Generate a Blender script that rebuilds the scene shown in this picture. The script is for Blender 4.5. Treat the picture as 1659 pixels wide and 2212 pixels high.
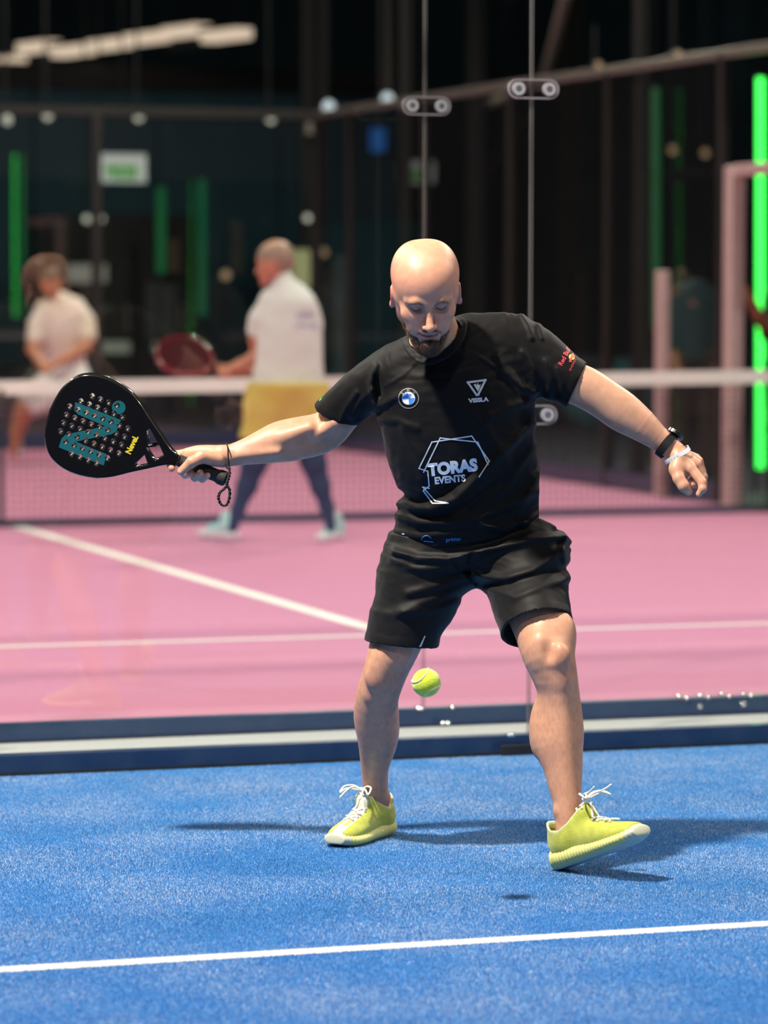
import bpy, bmesh, math, random
import numpy as np
from mathutils import Vector, Matrix
from mathutils.bvhtree import BVHTree

for o in list(bpy.data.objects):
    bpy.data.objects.remove(o, do_unlink=True)
scene = bpy.context.scene
COL = scene.collection
random.seed(7)
RNG = np.random.default_rng(11)

# ------------------------------------------------------------------ camera
IMG_W, IMG_H = 1659.0, 2212.0
FPX = 7702.0            # focal length in photo pixels (125 mm on a 24x36 portrait frame)
CAM_Z, PITCH, ROLL = 1.4362, 0.0627, 0.0022
YAW = 0.3254            # the courts are turned by this against the line of sight
CAMP = Vector((0, 0, CAM_Z))
_F = Vector((0, math.cos(PITCH), -math.sin(PITCH)))
_R0 = Vector((1, 0, 0)); _U0 = Vector((0, math.sin(PITCH), math.cos(PITCH)))
_R = _R0 * math.cos(ROLL) + _U0 * math.sin(ROLL)
_U = _U0 * math.cos(ROLL) - _R0 * math.sin(ROLL)
cam_data = bpy.data.cameras.new('camera')
cam = bpy.data.objects.new('camera', cam_data); COL.objects.link(cam)
M = Matrix.Identity(4)
for i in range(3):
    M[i][0] = _R[i]; M[i][1] = _U[i]; M[i][2] = -_F[i]; M[i][3] = CAMP[i]
cam.matrix_world = M
cam_data.sensor_fit = 'VERTICAL'; cam_data.sensor_height = 36.0; cam_data.sensor_width = 27.0
cam_data.lens = FPX / IMG_H * 36.0
cam_data.clip_start = 0.1; cam_data.clip_end = 300
cam_data.dof.use_dof = True
cam_data.dof.focus_distance = 8.85
cam_data.dof.aperture_fstop = 2.9
scene.camera = cam

# ------------------------------------------------------------------ world, exposure, lamp powers
world = bpy.data.worlds.new('world'); scene.world = world; world.use_nodes = True
world.node_tree.nodes['Background'].inputs[0].default_value = (0.05, 0.06, 0.08, 1)
world.node_tree.nodes['Background'].inputs[1].default_value = 0.0
vs = scene.view_settings
vs.view_transform = 'Standard'; vs.look = 'None'; vs.exposure = 0.0; vs.gamma = 1.0
vs.use_curve_mapping = False
FLOOD_W = 270.0         # watts of one court floodlight
FLOOD_COL = (1.0, 0.91, 0.80)
LAMP_H = 6.5

# ------------------------------------------------------------------ coordinates
def at(px, py, Y):
    """photo pixel + distance along the floor (m from the camera) -> world point"""
    d = _F + _R * ((px - IMG_W / 2) / FPX) - _U * ((py - IMG_H / 2) / FPX)
    return CAMP + d * (Y / d.y)
def px2m(n, Y):
    return n * Y / FPX
def on_z(px, py, z=0.0):
    d = _F + _R * ((px - IMG_W / 2) / FPX) - _U * ((py - IMG_H / 2) / FPX)
    return CAMP + d * ((z - CAM_Z) / d.z)
CY, SY = math.cos(YAW), math.sin(YAW)
def ct(u, v, z=0.0):
    """court coordinates (u along the end walls, v away from the camera) -> world"""
    return Vector((u * CY - v * SY, u * SY + v * CY, z))
def on_v(px, py, v):
    """photo pixel -> point in the upright plane v = const"""
    d = _F + _R * ((px - IMG_W / 2) / FPX) - _U * ((py - IMG_H / 2) / FPX)
    dv = -d.x * SY + d.y * CY
    return CAMP + d * (v / dv)
def on_u(px, py, u):
    d = _F + _R * ((px - IMG_W / 2) / FPX) - _U * ((py - IMG_H / 2) / FPX)
    du = d.x * CY + d.y * SY
    return CAMP + d * (u / du)
def uv_of(p):
    return (p.x * CY + p.y * SY, -p.x * SY + p.y * CY)
COURT_ROT = YAW

# ------------------------------------------------------------------ materials
def new_mat(name):
    m = bpy.data.materials.new(name); m.use_nodes = True
    nt = m.node_tree
    return m, nt, nt.nodes['Principled BSDF']
def pmat(name, col, rough=0.5, metal=0.0, spec=0.5, emit=None, estr=0.0, sheen=0.0, sss=0.0, noise=None, bump=None, coat=0.0):
    """noise=(scale, amount, other colour); bump=(scale, strength)"""
    m, nt, b = new_mat(name)
    b.inputs['Base Color'].default_value = (*col, 1)
    b.inputs['Roughness'].default_value = rough
    b.inputs['Metallic'].default_value = metal
    b.inputs['Specular IOR Level'].default_value = spec
    b.inputs['Sheen Weight'].default_value = sheen
    b.inputs['Coat Weight'].default_value = coat
    if sss:
        b.inputs['Subsurface Weight'].default_value = sss
        b.inputs['Subsurface Radius'].default_value = (0.02, 0.008, 0.004)
        b.inputs['Subsurface Scale'].default_value = 0.5
    if emit:
        b.inputs['Emission Color'].default_value = (*emit, 1)
        b.inputs['Emission Strength'].default_value = estr
    if noise or bump:
        tc = nt.nodes.new('ShaderNodeTexCoord')
    if noise:
        n = nt.nodes.new('ShaderNodeTexNoise'); n.inputs['Scale'].default_value = noise[0]; n.inputs['Detail'].default_value = 5
        nt.links.new(tc.outputs['Object'], n.inputs['Vector'])
        r = nt.nodes.new('ShaderNodeMapRange'); r.inputs['From Min'].default_value = 0.35; r.inputs['From Max'].default_value = 0.7
        r.inputs['To Max'].default_value = noise[1]
        nt.links.new(n.outputs['Fac'], r.inputs['Value'])
        mx = nt.nodes.new('ShaderNodeMix'); mx.data_type = 'RGBA'
        mx.inputs[6].default_value = (*col, 1); mx.inputs[7].default_value = (*noise[2], 1)
        nt.links.new(r.outputs[0], mx.inputs[0]); nt.links.new(mx.outputs[2], b.inputs['Base Color'])
    if bump:
        n2 = nt.nodes.new('ShaderNodeTexNoise'); n2.inputs['Scale'].default_value = bump[0]; n2.inputs['Detail'].default_value = 4
        nt.links.new(tc.outputs['Object'], n2.inputs['Vector'])
        bp = nt.nodes.new('ShaderNodeBump'); bp.inputs['Strength'].default_value = bump[1]; bp.inputs['Distance'].default_value = 0.003
        nt.links.new(n2.outputs['Fac'], bp.inputs['Height']); nt.links.new(bp.outputs['Normal'], b.inputs['Normal'])
    return m
def vcol_mat(name, rough=0.5, spec=0.5, sss=0.0, bump=None, sheen=0.0, mottled=0.0):
    """colour comes from the mesh's own paint (point colour attribute Col)"""
    m = pmat(name, (1, 1, 1), rough, 0, spec, sss=sss, bump=bump, sheen=sheen)
    nt = m.node_tree; b = nt.nodes['Principled BSDF']
    a = nt.nodes.new('ShaderNodeAttribute'); a.attribute_name = 'Col'
    if mottled:
        tc = nt.nodes.new('ShaderNodeTexCoord')
        n = nt.nodes.new('ShaderNodeTexNoise'); n.inputs['Scale'].default_value = 45; n.inputs['Detail'].default_value = 6
        nt.links.new(tc.outputs['Object'], n.inputs['Vector'])
        r = nt.nodes.new('ShaderNodeMapRange'); r.inputs['From Min'].default_value = .3; r.inputs['From Max'].default_value = .7
        r.inputs['To Min'].default_value = 1 - mottled; r.inputs['To Max'].default_value = 1 + mottled * .5
        nt.links.new(n.outputs['Fac'], r.inputs['Value'])
        mx = nt.nodes.new('ShaderNodeVectorMath'); mx.operation = 'SCALE'
        nt.links.new(a.outputs['Color'], mx.inputs[0]); nt.links.new(r.outputs[0], mx.inputs['Scale'])
        nt.links.new(mx.outputs[0], b.inputs['Base Color'])
    else:
        nt.links.new(a.outputs['Color'], b.inputs['Base Color'])
    return m
def glass_mat(name, tint=(0.97, 0.99, 0.98), ior=1.5, rough=0.0):
    """clear pane: Fresnel mix of straight-through transmission and mirror reflection"""
    m = bpy.data.materials.new(name); m.use_nodes = True
    nt = m.node_tree; nt.nodes.clear()
    out = nt.nodes.new('ShaderNodeOutputMaterial')
    tr = nt.nodes.new('ShaderNodeBsdfTransparent'); tr.inputs[0].default_value = (*tint, 1)
    gl = nt.nodes.new('ShaderNodeBsdfGlossy'); gl.inputs['Roughness'].default_value = rough
    # Schlick reflectance, the same from both faces of the pane
    lw = nt.nodes.new('ShaderNodeLayerWeight'); lw.inputs['Blend'].default_value = .5
    pw = nt.nodes.new('ShaderNodeMath'); pw.operation = 'POWER'; pw.inputs[1].default_value = 5.0
    fr = nt.nodes.new('ShaderNodeMath'); fr.operation = 'MULTIPLY_ADD'
    r0 = ((ior - 1) / (ior + 1)) ** 2
    fr.inputs[1].default_value = 1 - r0; fr.inputs[2].default_value = r0
    nt.links.new(lw.outputs['Facing'], pw.inputs[0]); nt.links.new(pw.outputs[0], fr.inputs[0])
    mx = nt.nodes.new('ShaderNodeMixShader')
    nt.links.new(fr.outputs[0], mx.inputs[0]); nt.links.new(tr.outputs[0], mx.inputs[1]); nt.links.new(gl.outputs[0], mx.inputs[2])
    nt.links.new(mx.outputs[0], out.inputs['Surface'])
    return m
def emat(name, col, strength):
    return pmat(name, (0.02, 0.02, 0.02), 0.5, emit=col, estr=strength)

# ------------------------------------------------------------------ mesh helpers
class MB:
    """collects simple shapes into one mesh"""
    def __init__(s): s.v = []; s.f = []; s.mi = []
    def add(s, verts, faces, mi=0):
        o = len(s.v); s.v += [tuple(p) for p in verts]; s.f += [tuple(i + o for i in f) for f in faces]; s.mi += [mi] * len(faces)
    def box(s, c, size, rot=None, mi=0):
        c = Vector(c); h = [x / 2 for x in size]
        vs_ = []
        for z in (-1, 1):
            for y in (-1, 1):
                for x in (-1, 1):
                    p = Vector((x * h[0], y * h[1], z * h[2]))
                    if rot is not None: p = rot @ p
                    vs_.append(c + p)
        s.add(vs_, [(0, 2, 3, 1), (4, 5, 7, 6), (0, 1, 5, 4), (2, 6, 7, 3), (0, 4, 6, 2), (1, 3, 7, 5)], mi)
    def rbox(s, c, size, r=0.005, rot=None, mi=0, seg=3):
        """box with rounded upright edges and a small chamfer top and bottom"""
        c = Vector(c); hx, hy, hz = [x / 2 for x in size]; r = min(r, hx * .95, hy * .95)
        def ring(inset, z):
            pts = []
            for cx, cy, a0 in ((1, 1, 0), (-1, 1, 90), (-1, -1, 180), (1, -1, 270)):
                for k in range(seg + 1):
                    a = math.radians(a0 + 90 * k / seg)
                    rr = max(r - inset, 1e-5)
                    pts.append(((hx - r) * cx + rr * math.cos(a), (hy - r) * cy + rr * math.sin(a), z))
            return pts
        ch = min(r * .5, hz * .5)
        rings = [ring(ch, -hz), ring(0, -hz + ch), ring(0, hz - ch), ring(ch, hz)]
        n = len(rings[0]); V = []
        for rg in rings:
            for p in rg:
                p = Vector(p)
                V.append(c + (rot @ p if rot is not None else p))
        F = [tuple(range(n - 1, -1, -1)), tuple(range(3 * n, 4 * n))]
        for k in range(3):
            for i in range(n):
                j = (i + 1) % n
                F.append((k * n + i, k * n + j, (k + 1) * n + j, (k + 1) * n + i))
        s.add(V, F, mi)
    def tube(s, pts, r, n=8, mi=0, caps=True):
        pts = [Vector(p) for p in pts]
        rr = r if isinstance(r, (list, tuple)) else [r] * len(pts)
        V = []; prev = None
        for i, p in enumerate(pts):
            t = (pts[min(i + 1, len(pts) - 1)] - pts[max(i - 1, 0)]).normalized()
            if prev is None:
                a = Vector((0, 0, 1)) if abs(t.z) < .9 else Vector((1, 0, 0))
                x = t.cross(a).normalized()
            else:
                x = (prev - t * prev.dot(t)).normalized()
            prev = x; y = t.cross(x)
            for k in range(n):
                a = 2 * math.pi * k / n
                V.append(p + (x * math.cos(a) + y * math.sin(a)) * rr[i])
        F = []
        for i in range(len(pts) - 1):
            for k in range(n):
                k2 = (k + 1) % n
                F.append((i * n + k, i * n + k2, (i + 1) * n + k2, (i + 1) * n + k))
        if caps:
            F.append(tuple(range(n - 1, -1, -1))); F.append(tuple(range((len(pts) - 1) * n, len(pts) * n)))
        s.add(V, F, mi)
    def cyl(s, a, b, r, n=16, mi=0):
        s.tube([a, b], r, n, mi)
    def prism(s, poly, origin, ex, ey, ez, depth, mi=0):
        """polygon in the (ex, ey) plane pushed along ez by depth (centred)"""
        n = len(poly); V = []
        for k in (-.5, .5):
            for x, y in poly: V.append(origin + ex * x + ey * y + ez * (k * depth))
        F = [tuple(range(n - 1, -1, -1)), tuple(range(n, 2 * n))]
        for i in range(n):
            j = (i + 1) % n
            F.append((i, j, n + j, n + i))
        s.add(V, F, mi)
    def disc(s, c, ex, ey, r, n=24, mi=0, r0=0.0):
        c = Vector(c)
        if r0 <= 0:
            s.add([c + (ex * math.cos(2 * math.pi * k / n) + ey * math.sin(2 * math.pi * k / n)) * r for k in range(n)], [tuple(range(n))], mi)
        else:
            V = []
            for k in range(n):
                a = 2 * math.pi * k / n; d = ex * math.cos(a) + ey * math.sin(a)
                V += [c + d * r0, c + d * r]
            s.add(V, [(2 * k, 2 * k + 1, 2 * ((k + 1) % n) + 1, 2 * ((k + 1) % n)) for k in range(n)], mi)
    def build(s, name, mats, parent=None, smooth=False, loc=None, recalc=True):
        me = bpy.data.meshes.new(name)
        me.from_pydata(s.v, [], s.f)
        mats = mats if isinstance(mats, (list, tuple)) else [mats]
        for m in mats: me.materials.append(m)
        if len(mats) > 1: me.polygons.foreach_set('material_index', s.mi)
        if recalc:
            bm = bmesh.new(); bm.from_mesh(me); bmesh.ops.recalc_face_normals(bm, faces=bm.faces); bm.to_mesh(me); bm.free()
        if smooth:
            me.polygons.foreach_set('use_smooth', [True] * len(me.polygons))
            if smooth == 'auto': me.set_sharp_from_angle(angle=math.radians(40))
        me.update()
        return link(name, me, parent)
def link(name, me, parent=None):
    o = bpy.data.objects.new(name, me); COL.objects.link(o)
    if parent is not None:
        o.parent = parent
        o.matrix_parent_inverse = world_of(parent).inverted()
    return o
def world_of(o):
    m = Matrix.LocRotScale(o.location, o.rotation_euler, o.scale)
    if o.parent is not None: m = world_of(o.parent) @ o.matrix_parent_inverse @ m
    return m
def tag(o, label=None, cat=None, group=None, kind=None):
    if label: o['label'] = label
    if cat: o['category'] = cat
    if group: o['group'] = group
    if kind: o['kind'] = kind
    return o
def thing(name, loc, label, cat, group=None, kind=None):
    o = bpy.data.objects.new(name, None); COL.objects.link(o); o.location = loc; o.empty_display_size = .1
    return tag(o, label, cat, group, kind)
ROTC = Matrix.Rotation(YAW, 3, 'Z')
EU = ROTC @ Vector((1, 0, 0)); EV = ROTC @ Vector((0, 1, 0)); EZ = Vector((0, 0, 1))
# ------------------------------------------------------------------ turf
def turf_mat(name, base, dark, pale):
    """short synthetic pile: fibre speckle, sandy patches"""
    m, nt, b = new_mat(name)
    b.inputs['Roughness'].default_value = .85; b.inputs['Specular IOR Level'].default_value = .25
    b.inputs['Sheen Weight'].default_value = .15
    tc = nt.nodes.new('ShaderNodeTexCoord')
    def noise(sc, det=3, rough=.6):
        n = nt.nodes.new('ShaderNodeTexNoise'); n.inputs['Scale'].default_value = sc; n.inputs['Detail'].default_value = det
        n.inputs['Roughness'].default_value = rough
        nt.links.new(tc.outputs['Object'], n.inputs['Vector']); return n.outputs['Fac']
    def rng(v, a, c, lo=0, hi=1):
        r = nt.nodes.new('ShaderNodeMapRange'); r.inputs['From Min'].default_value = a; r.inputs['From Max'].default_value = c
        r.inputs['To Min'].default_value = lo; r.inputs['To Max'].default_value = hi
        nt.links.new(v, r.inputs['Value']); return r.outputs[0]
    def mix(f, a, c):
        x = nt.nodes.new('ShaderNodeMix'); x.data_type = 'RGBA'; nt.links.new(f, x.inputs[0])
        for i, k in ((6, a), (7, c)):
            if isinstance(k, tuple): x.inputs[i].default_value = (*k, 1)
            else: nt.links.new(k, x.inputs[i])
        return x.outputs[2]
    fib = noise(260, 2, .7)
    c = mix(rng(fib, .32, .66), dark, base)
    fib2 = noise(190, 2, .6)
    big = noise(1.6, 5, .65)
    mul = nt.nodes.new('ShaderNodeMath'); mul.operation = 'MULTIPLY'
    nt.links.new(rng(fib2, .53, .70), mul.inputs[0]); nt.links.new(rng(big, .38, .68, .25, 1.0), mul.inputs[1])
    c = mix(mul.outputs[0], c, pale)
    mid = noise(9, 4, .6)
    c = mix(rng(mid, .62, .85, 0, .15), c, pale)
    nt.links.new(c, b.inputs['Base Color'])
    bp = nt.nodes.new('ShaderNodeBump'); bp.inputs['Strength'].default_value = .5; bp.inputs['Distance'].default_value = .004
    nt.links.new(fib, bp.inputs['Height']); nt.links.new(bp.outputs['Normal'], b.inputs['Normal'])
    return m
M_BLUE = turf_mat('blue turf', (.026, .165, .50), (.008, .075, .30), (.36, .48, .70))
M_PINK = turf_mat('pink turf', (.62, .20, .33), (.52, .15, .26), (.66, .29, .42))
M_LINE = pmat('court paint', (.83, .80, .74), .8, noise=(120, .35, (.7, .68, .62)), bump=(250, .5))
M_CONC = pmat('concrete floor', (.07, .075, .085), .7, noise=(3, .6, (.045, .05, .07)))
M_STRIP = pmat('pale concrete strip', (.44, .44, .43), .8, noise=(60, .5, (.37, .37, .365)))
M_HALL = pmat('dark hall wall', (.02, .05, .07), .7, noise=(.8, .6, (.008, .018, .026)))
M_TEALW = pmat('teal partition', (.030, .105, .15), .6, noise=(.7, .3, (.022, .08, .115)))
M_CEIL = pmat('black ceiling', (.006, .008, .012), .8, noise=(.6, .6, (.012, .016, .022)))
M_NAVY = pmat('navy painted steel', (.008, .028, .085), .35, noise=(11, .5, (.03, .055, .11)), coat=.2)
M_BLKST = pmat('black painted steel', (.012, .012, .014), .45, noise=(9, .5, (.03, .028, .028)))
M_BROWN = pmat('dark brown steel', (.014, .011, .010), .5, noise=(3, .5, (.008, .008, .008)))
M_ALU = pmat('galvanised steel', (.30, .27, .24), .45, .6)
M_CHROME = pmat('bolt steel', (.75, .75, .74), .18, 1.0)
M_GLASS = glass_mat('clear glass', ior=1.6)
M_EDGE = pmat('ground glass edge', (.14, .13, .13), .35, noise=(30, .4, (.10, .10, .105)))
M_WHITE = pmat('white plastic', (.8, .8, .8), .4)
M_TAPE = pmat('net tape', (.80, .78, .75), .8, noise=(40, .3, (.70, .68, .65)))
M_CORD = pmat('net cord', (.012, .016, .03), .7)
M_PADP = pmat('pink padded post', (.60, .43, .42), .7, noise=(9, .5, (.50, .31, .31)))
M_GREEN = emat('green led', (.045, 1.0, .09), 3.2)
M_GREEN2 = emat('dim green led', (.0, .45, .12), .20)
M_LENS = pmat('floodlight glass', (.8, .8, .78), .2)
M_LAMPW = emat('warm tube lamp', (1.0, .73, .56), .95)

PILE_DARK, PILE_LIGHT, PILE_SAND = (.045, .255, .56), (.13, .44, .83), (.76, .82, .86)
# ================================================================== THE SETTING
V_LINE, V_N, V_F, V_S, V_NET = 7.3035, 10.2161, 10.954, 13.948, 20.9   # court distances along v
U0, U1 = -.253, 9.747                                                   # side walls of both courts
V_END = V_F + 20.0
HU0, HU1, HV0, HV1, HZ = -7.0, 17.0, -16.0, 46.0, 8.0
def slab(name, u0, u1, v0, v1, z0, z1, mat, parent=None, kind=None):
    b = MB(); b.box((0, 0, 0), (u1 - u0, v1 - v0, z1 - z0))
    o = b.build(name, mat)
    o.location = ct((u0 + u1) / 2, (v0 + v1) / 2, (z0 + z1) / 2); o.rotation_euler = (0, 0, YAW)
    if parent is not None:
        mw = Matrix.LocRotScale(o.location, o.rotation_euler, o.scale)
        o.parent = parent; o.matrix_parent_inverse = world_of(parent).inverted()
    if kind: o['kind'] = kind
    return o
floor = slab('floor', HU0, HU1, HV0, HV1, -.12, -.02, M_CONC, kind='structure')
ceiling = slab('ceiling', HU0, HU1, HV0, HV1, HZ, HZ + .1, M_CEIL, kind='structure')
slab('wall_back', HU0, HU1, HV1, HV1 + .1, -.02, HZ, M_HALL, kind='structure')
slab('wall_front', HU0, HU1, HV0 - .1, HV0, -.02, HZ, M_HALL, kind='structure')
slab('wall_left', HU0 - .1, HU0, HV0, HV1, -.02, HZ, M_HALL, kind='structure')
slab('wall_right', HU1, HU1 + .1, HV0, HV1, -.02, HZ, M_HALL, kind='structure')

slab('floor_strip', U0, U1, V_N + .08, V_F - .01, -.02, .004, M_STRIP, kind='structure')
def turf(name, u0, u1, v0, v1, mat):
    """carpet whose own origin is its near left corner, so that wear follows the court"""
    b = MB(); b.box(((u1 - u0) / 2, (v1 - v0) / 2, -.01), (u1 - u0, v1 - v0, .02))
    o = b.build(name, mat); o.location = ct(u0, v0, 0); o.rotation_euler = (0, 0, YAW)
    o['kind'] = 'structure'
    return o
blue = turf('floor_blue_turf', U0, U1, V_N - 20.0, V_N + .01, M_BLUE)
pink = turf('floor_pink_turf', U0, U1, V_F - .01, V_END, M_PINK)
def court_line(parent, u0, u1, v0, v1, mat, jag=.0015):
    """painted stripe with slightly ragged edges, a skin on the pile"""
    n = max(2, int(max(u1 - u0, v1 - v0) / .012)); along_u = (u1 - u0) > (v1 - v0)
    V = []; F = []
    for i in range(n + 1):
        t = i / n
        for k, e in ((0, -1), (1, 1)):
            j = random.uniform(-jag, jag)
            if along_u: V.append(ct(u0 + (u1 - u0) * t, (v0 if k == 0 else v1) + j, .0015))
            else: V.append(ct((u0 if k == 0 else u1) + j, v0 + (v1 - v0) * t, .0015))
        if i: F.append((2 * i - 2, 2 * i - 1, 2 * i + 1, 2 * i))
    b = MB(); b.add(V, F)
    return b.build('court_line', mat, parent)
court_line(blue, U0, U1, V_LINE - .029, V_LINE + .029, M_LINE)
court_line(blue, (U0 + U1) / 2 - .025, (U0 + U1) / 2 + .025, .3, V_LINE + .2, M_LINE)
court_line(pink, U0, U1, V_S - .03, V_S + .03, M_LINE)
court_line(pink, (U0 + U1) / 2 - .045, (U0 + U1) / 2 + .045, V_S - .2, V_NET + 6.95, M_LINE)
court_line(pink, U0, U1, V_NET + 6.92, V_NET + 6.98, M_LINE)

# pile of the blue turf where the camera is near enough to see it: blades in square mats that share one mesh
def pile_mat():
    m, nt, b = new_mat('blue pile')
    b.inputs['Roughness'].default_value = .6; b.inputs['Specular IOR Level'].default_value = .25
    L = nt.links.new
    def node(t, **k):
        n = nt.nodes.new(t)
        for a, v in k.items(): setattr(n, a, v)
        return n
    at_ = node('ShaderNodeAttribute', attribute_name='Rnd'); geo = node('ShaderNodeNewGeometry')
    def rng(v, a, c, lo=0, hi=1):
        r = node('ShaderNodeMapRange'); r.inputs['From Min'].default_value = a; r.inputs['From Max'].default_value = c
        r.inputs['To Min'].default_value = lo; r.inputs['To Max'].default_value = hi; L(v, r.inputs['Value']); return r.outputs[0]
    def mix(f, a, c):
        x = node('ShaderNodeMix', data_type='RGBA'); L(f, x.inputs[0])
        for i, k in ((6, a), (7, c)):
            if isinstance(k, tuple): x.inputs[i].default_value = (*k, 1)
            else: L(k, x.inputs[i])
        return x.outputs[2]
    def noise(sc, det):
        n = node('ShaderNodeTexNoise'); n.inputs['Scale'].default_value = sc; n.inputs['Detail'].default_value = det; L(geo.outputs['Position'], n.inputs['Vector']); return n.outputs['Fac']
    c = mix(at_.outputs['Fac'], PILE_DARK, PILE_LIGHT)
    # bleached, sandy blades, more of them in patches
    thr = node('ShaderNodeMath', operation='ADD'); L(at_.outputs['Fac'], thr.inputs[0]); L(rng(noise(2.2, 5), .35, .68, -.14, .14), thr.inputs[1])
    c = mix(rng(thr.outputs[0], .79, .88), c, PILE_SAND)
    # the painted service line
    dt = node('ShaderNodeVectorMath', operation='DOT_PRODUCT'); dt.inputs[1].default_value = (-SY, CY, 0); L(geo.outputs['Position'], dt.inputs[0])
    df = node('ShaderNodeMath', operation='SUBTRACT'); L(dt.outputs['Value'], df.inputs[0]); df.inputs[1].default_value = V_LINE
    ab = node('ShaderNodeMath', operation='ABSOLUTE'); L(df.outputs[0], ab.inputs[0])
    c = mix(rng(ab.outputs[0], .026, .0275, 1, 0), c, (.86, .82, .76))
    L(c, b.inputs['Base Color'])
    return m
TS, NBL = .5, 60000
bx = RNG.uniform(0, TS, NBL); by = RNG.uniform(0, TS, NBL); ba = RNG.uniform(0, 2 * math.pi, NBL); ln = RNG.uniform(.004, .0065, NBL); le = RNG.uniform(.15, .9, NBL); la = RNG.uniform(0, 2 * math.pi, NBL)
wx, wy = np.cos(ba) * .0008, np.sin(ba) * .0008
tv = np.empty((NBL, 3, 3), np.float32)
tv[:, 0] = np.stack([bx - wx, by - wy, np.full(NBL, -.001)], 1); tv[:, 1] = np.stack([bx + wx, by + wy, np.full(NBL, -.001)], 1)
tv[:, 2] = np.stack([bx + np.cos(la) * ln * le, by + np.sin(la) * ln * le, ln * np.sqrt(1 - le * le * .8)], 1)
pm = bpy.data.meshes.new('turf_pile'); pm.vertices.add(NBL * 3); pm.vertices.foreach_set('co', tv.ravel())
pm.loops.add(NBL * 3); pm.loops.foreach_set('vertex_index', np.arange(NBL * 3, dtype=np.int32)); pm.polygons.add(NBL); pm.polygons.foreach_set('loop_start', np.arange(0, NBL * 3, 3, dtype=np.int32))
pm.update(calc_edges=True); at0 = pm.attributes.new('Rnd', 'FLOAT', 'POINT'); at0.data.foreach_set('value', np.repeat(RNG.uniform(0, 1, NBL), 3).astype(np.float32))
pm.materials.append(pile_mat())
for iu in range(8):
    for iv in range(8):
        o = bpy.data.objects.new('turf_pile', pm); COL.objects.link(o); o['kind'] = 'stuff'
        r_ = random.randrange(4); du, dv = ((0, 0), (TS, 0), (TS, TS), (0, TS))[r_]
        o.location = ct(1.4 + iu * TS + du, V_N - 4.005 + iv * TS + dv, 0); o.rotation_euler = (0, 0, YAW + r_ * math.pi / 2)
        o.parent = blue; o.matrix_parent_inverse = world_of(blue).inverted()

# ------------------------------------------------------------------ glass end walls with clamps and base rails
RAIL_H, RAIL_D, GL_T = .058, .055, .012
def pill(b, c, ex, ey, ez, L, Hh, depth, t, mi=0, n=10):
    """rounded plate outline (ring of width t)"""
    def ring(off):
        r = Hh / 2 - off; pts = []
        for k in range(n + 1):
            a = -math.pi / 2 + math.pi * k / n; pts.append(((L - Hh) / 2 + r * math.cos(a), r * math.sin(a)))
        for k in range(n + 1):
            a = math.pi / 2 + math.pi * k / n; pts.append((-(L - Hh) / 2 + r * math.cos(a), r * math.sin(a)))
        return pts
    if t is None:
        b.prism(ring(.001), c, ex, ey, ez, depth, mi); return
    A, B = ring(0), ring(t); m = len(A); V = []
    for k in (-.5, .5):
        for x, y in A: V.append(c + ex * x + ey * y + ez * (k * depth))
        for x, y in B: V.append(c + ex * x + ey * y + ez * (k * depth))
    F = []
    for i in range(m):
        j = (i + 1) % m
        F += [(i, j, m + j, m + i), (2 * m + i, 3 * m + i, 3 * m + j, 2 * m + j), (i, 2 * m + i, 2 * m + j, j), (m + i, m + j, 3 * m + j, 3 * m + i)]
    b.add(V, F, mi)
M_CLAMP = pmat('clamp rim', (.26, .23, .24), .3)
M_CBOLT = pmat('clamp bolt', (.34, .33, .34), .35)
M_CLPLATE = glass_mat('clamp plate', (.80, .78, .80), 1.9, .15)
def clamp(parent, u, z, v):
    c = ct(u, v - .016, z)
    b = MB(); pill(b, c, EU, EZ, EV, .166, .060, .008, .0045)
    k = b.build('clamp', M_CLAMP, parent, smooth='auto')
    b = MB(); pill(b, c, EU, EZ, EV, .166, .060, .005, None); b.build('plate', M_CLPLATE, k, smooth='auto')
    for s in (-.050, .050):
        b = MB(); p = c + EU * s
        b.disc(p - EV * .009, EU, EZ, .0205, 28, 0, .009); b.disc(p - EV * .0088, EU, EZ, .0088, 20, 1)
        b.tube([p - EV * .009, p + EV * .004], .0205, 28, 0, caps=False)
        b.disc(p - EV * .0092, EU, EZ, .003, 10, 0)
        b.build('bolt', [M_CBOLT, M_CHROME], k)
def bolt_head(parent, p, r=.009):
    b = MB(); b.tube([p + EV * .004, p - EV * .006], r, 10); b.tube([p - EV * .006, p - EV * .009], [r * .8, r * .35], 10)
    b.build('bolt', M_CHROME, parent, smooth='auto')
def glass_wall(label, v, joints, zc, rail_mat, face=1, clamps=True):
    t = thing('glass_wall', ct(U0, v, 0), label, 'glass wall')
    g = .004
    js = [U0] + [j for j in joints if U0 < j < U1] + [U1]
    for a, c in zip(js[:-1], js[1:]):
        b = MB(); w = c - a - 2 * g
        ctr = ct((a + c) / 2, v, RAIL_H + 1.48)
        b.box(ctr, (w, GL_T, 2.96), ROTC)
        # the upright and top edges of the pane are ground and look grey
        b.mi = [1, 1, 0, 0, 1, 1]
        b.build('pane', [M_GLASS, M_EDGE], t)
    for j in js[1:-1]:
        for z in zc: clamp(t, j, z, v)
    r = MB(); r.rbox(ct((U0 + U1) / 2, v + .012, RAIL_H / 2 + .002), (U1 - U0, RAIL_D, RAIL_H), .004, ROTC)
    r.build('base_rail', rail_mat, t)
    r = MB(); r.box(ct((U0 + U1) / 2, v + .012, .004), (U1 - U0, RAIL_D + .012, .008), ROTC); r.build('rubber_strip', M_BLKST, t)
    r = MB(); r.box(ct((U0 + U1) / 2, v, RAIL_H + 2.985), (U1 - U0, .05, .05), ROTC); r.build('top_rail', rail_mat, t)
    return t
jn = uv_of(on_v(1156, 700, V_N))[0]; jf = uv_of(on_v(926, 380, V_F))[0]
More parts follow.
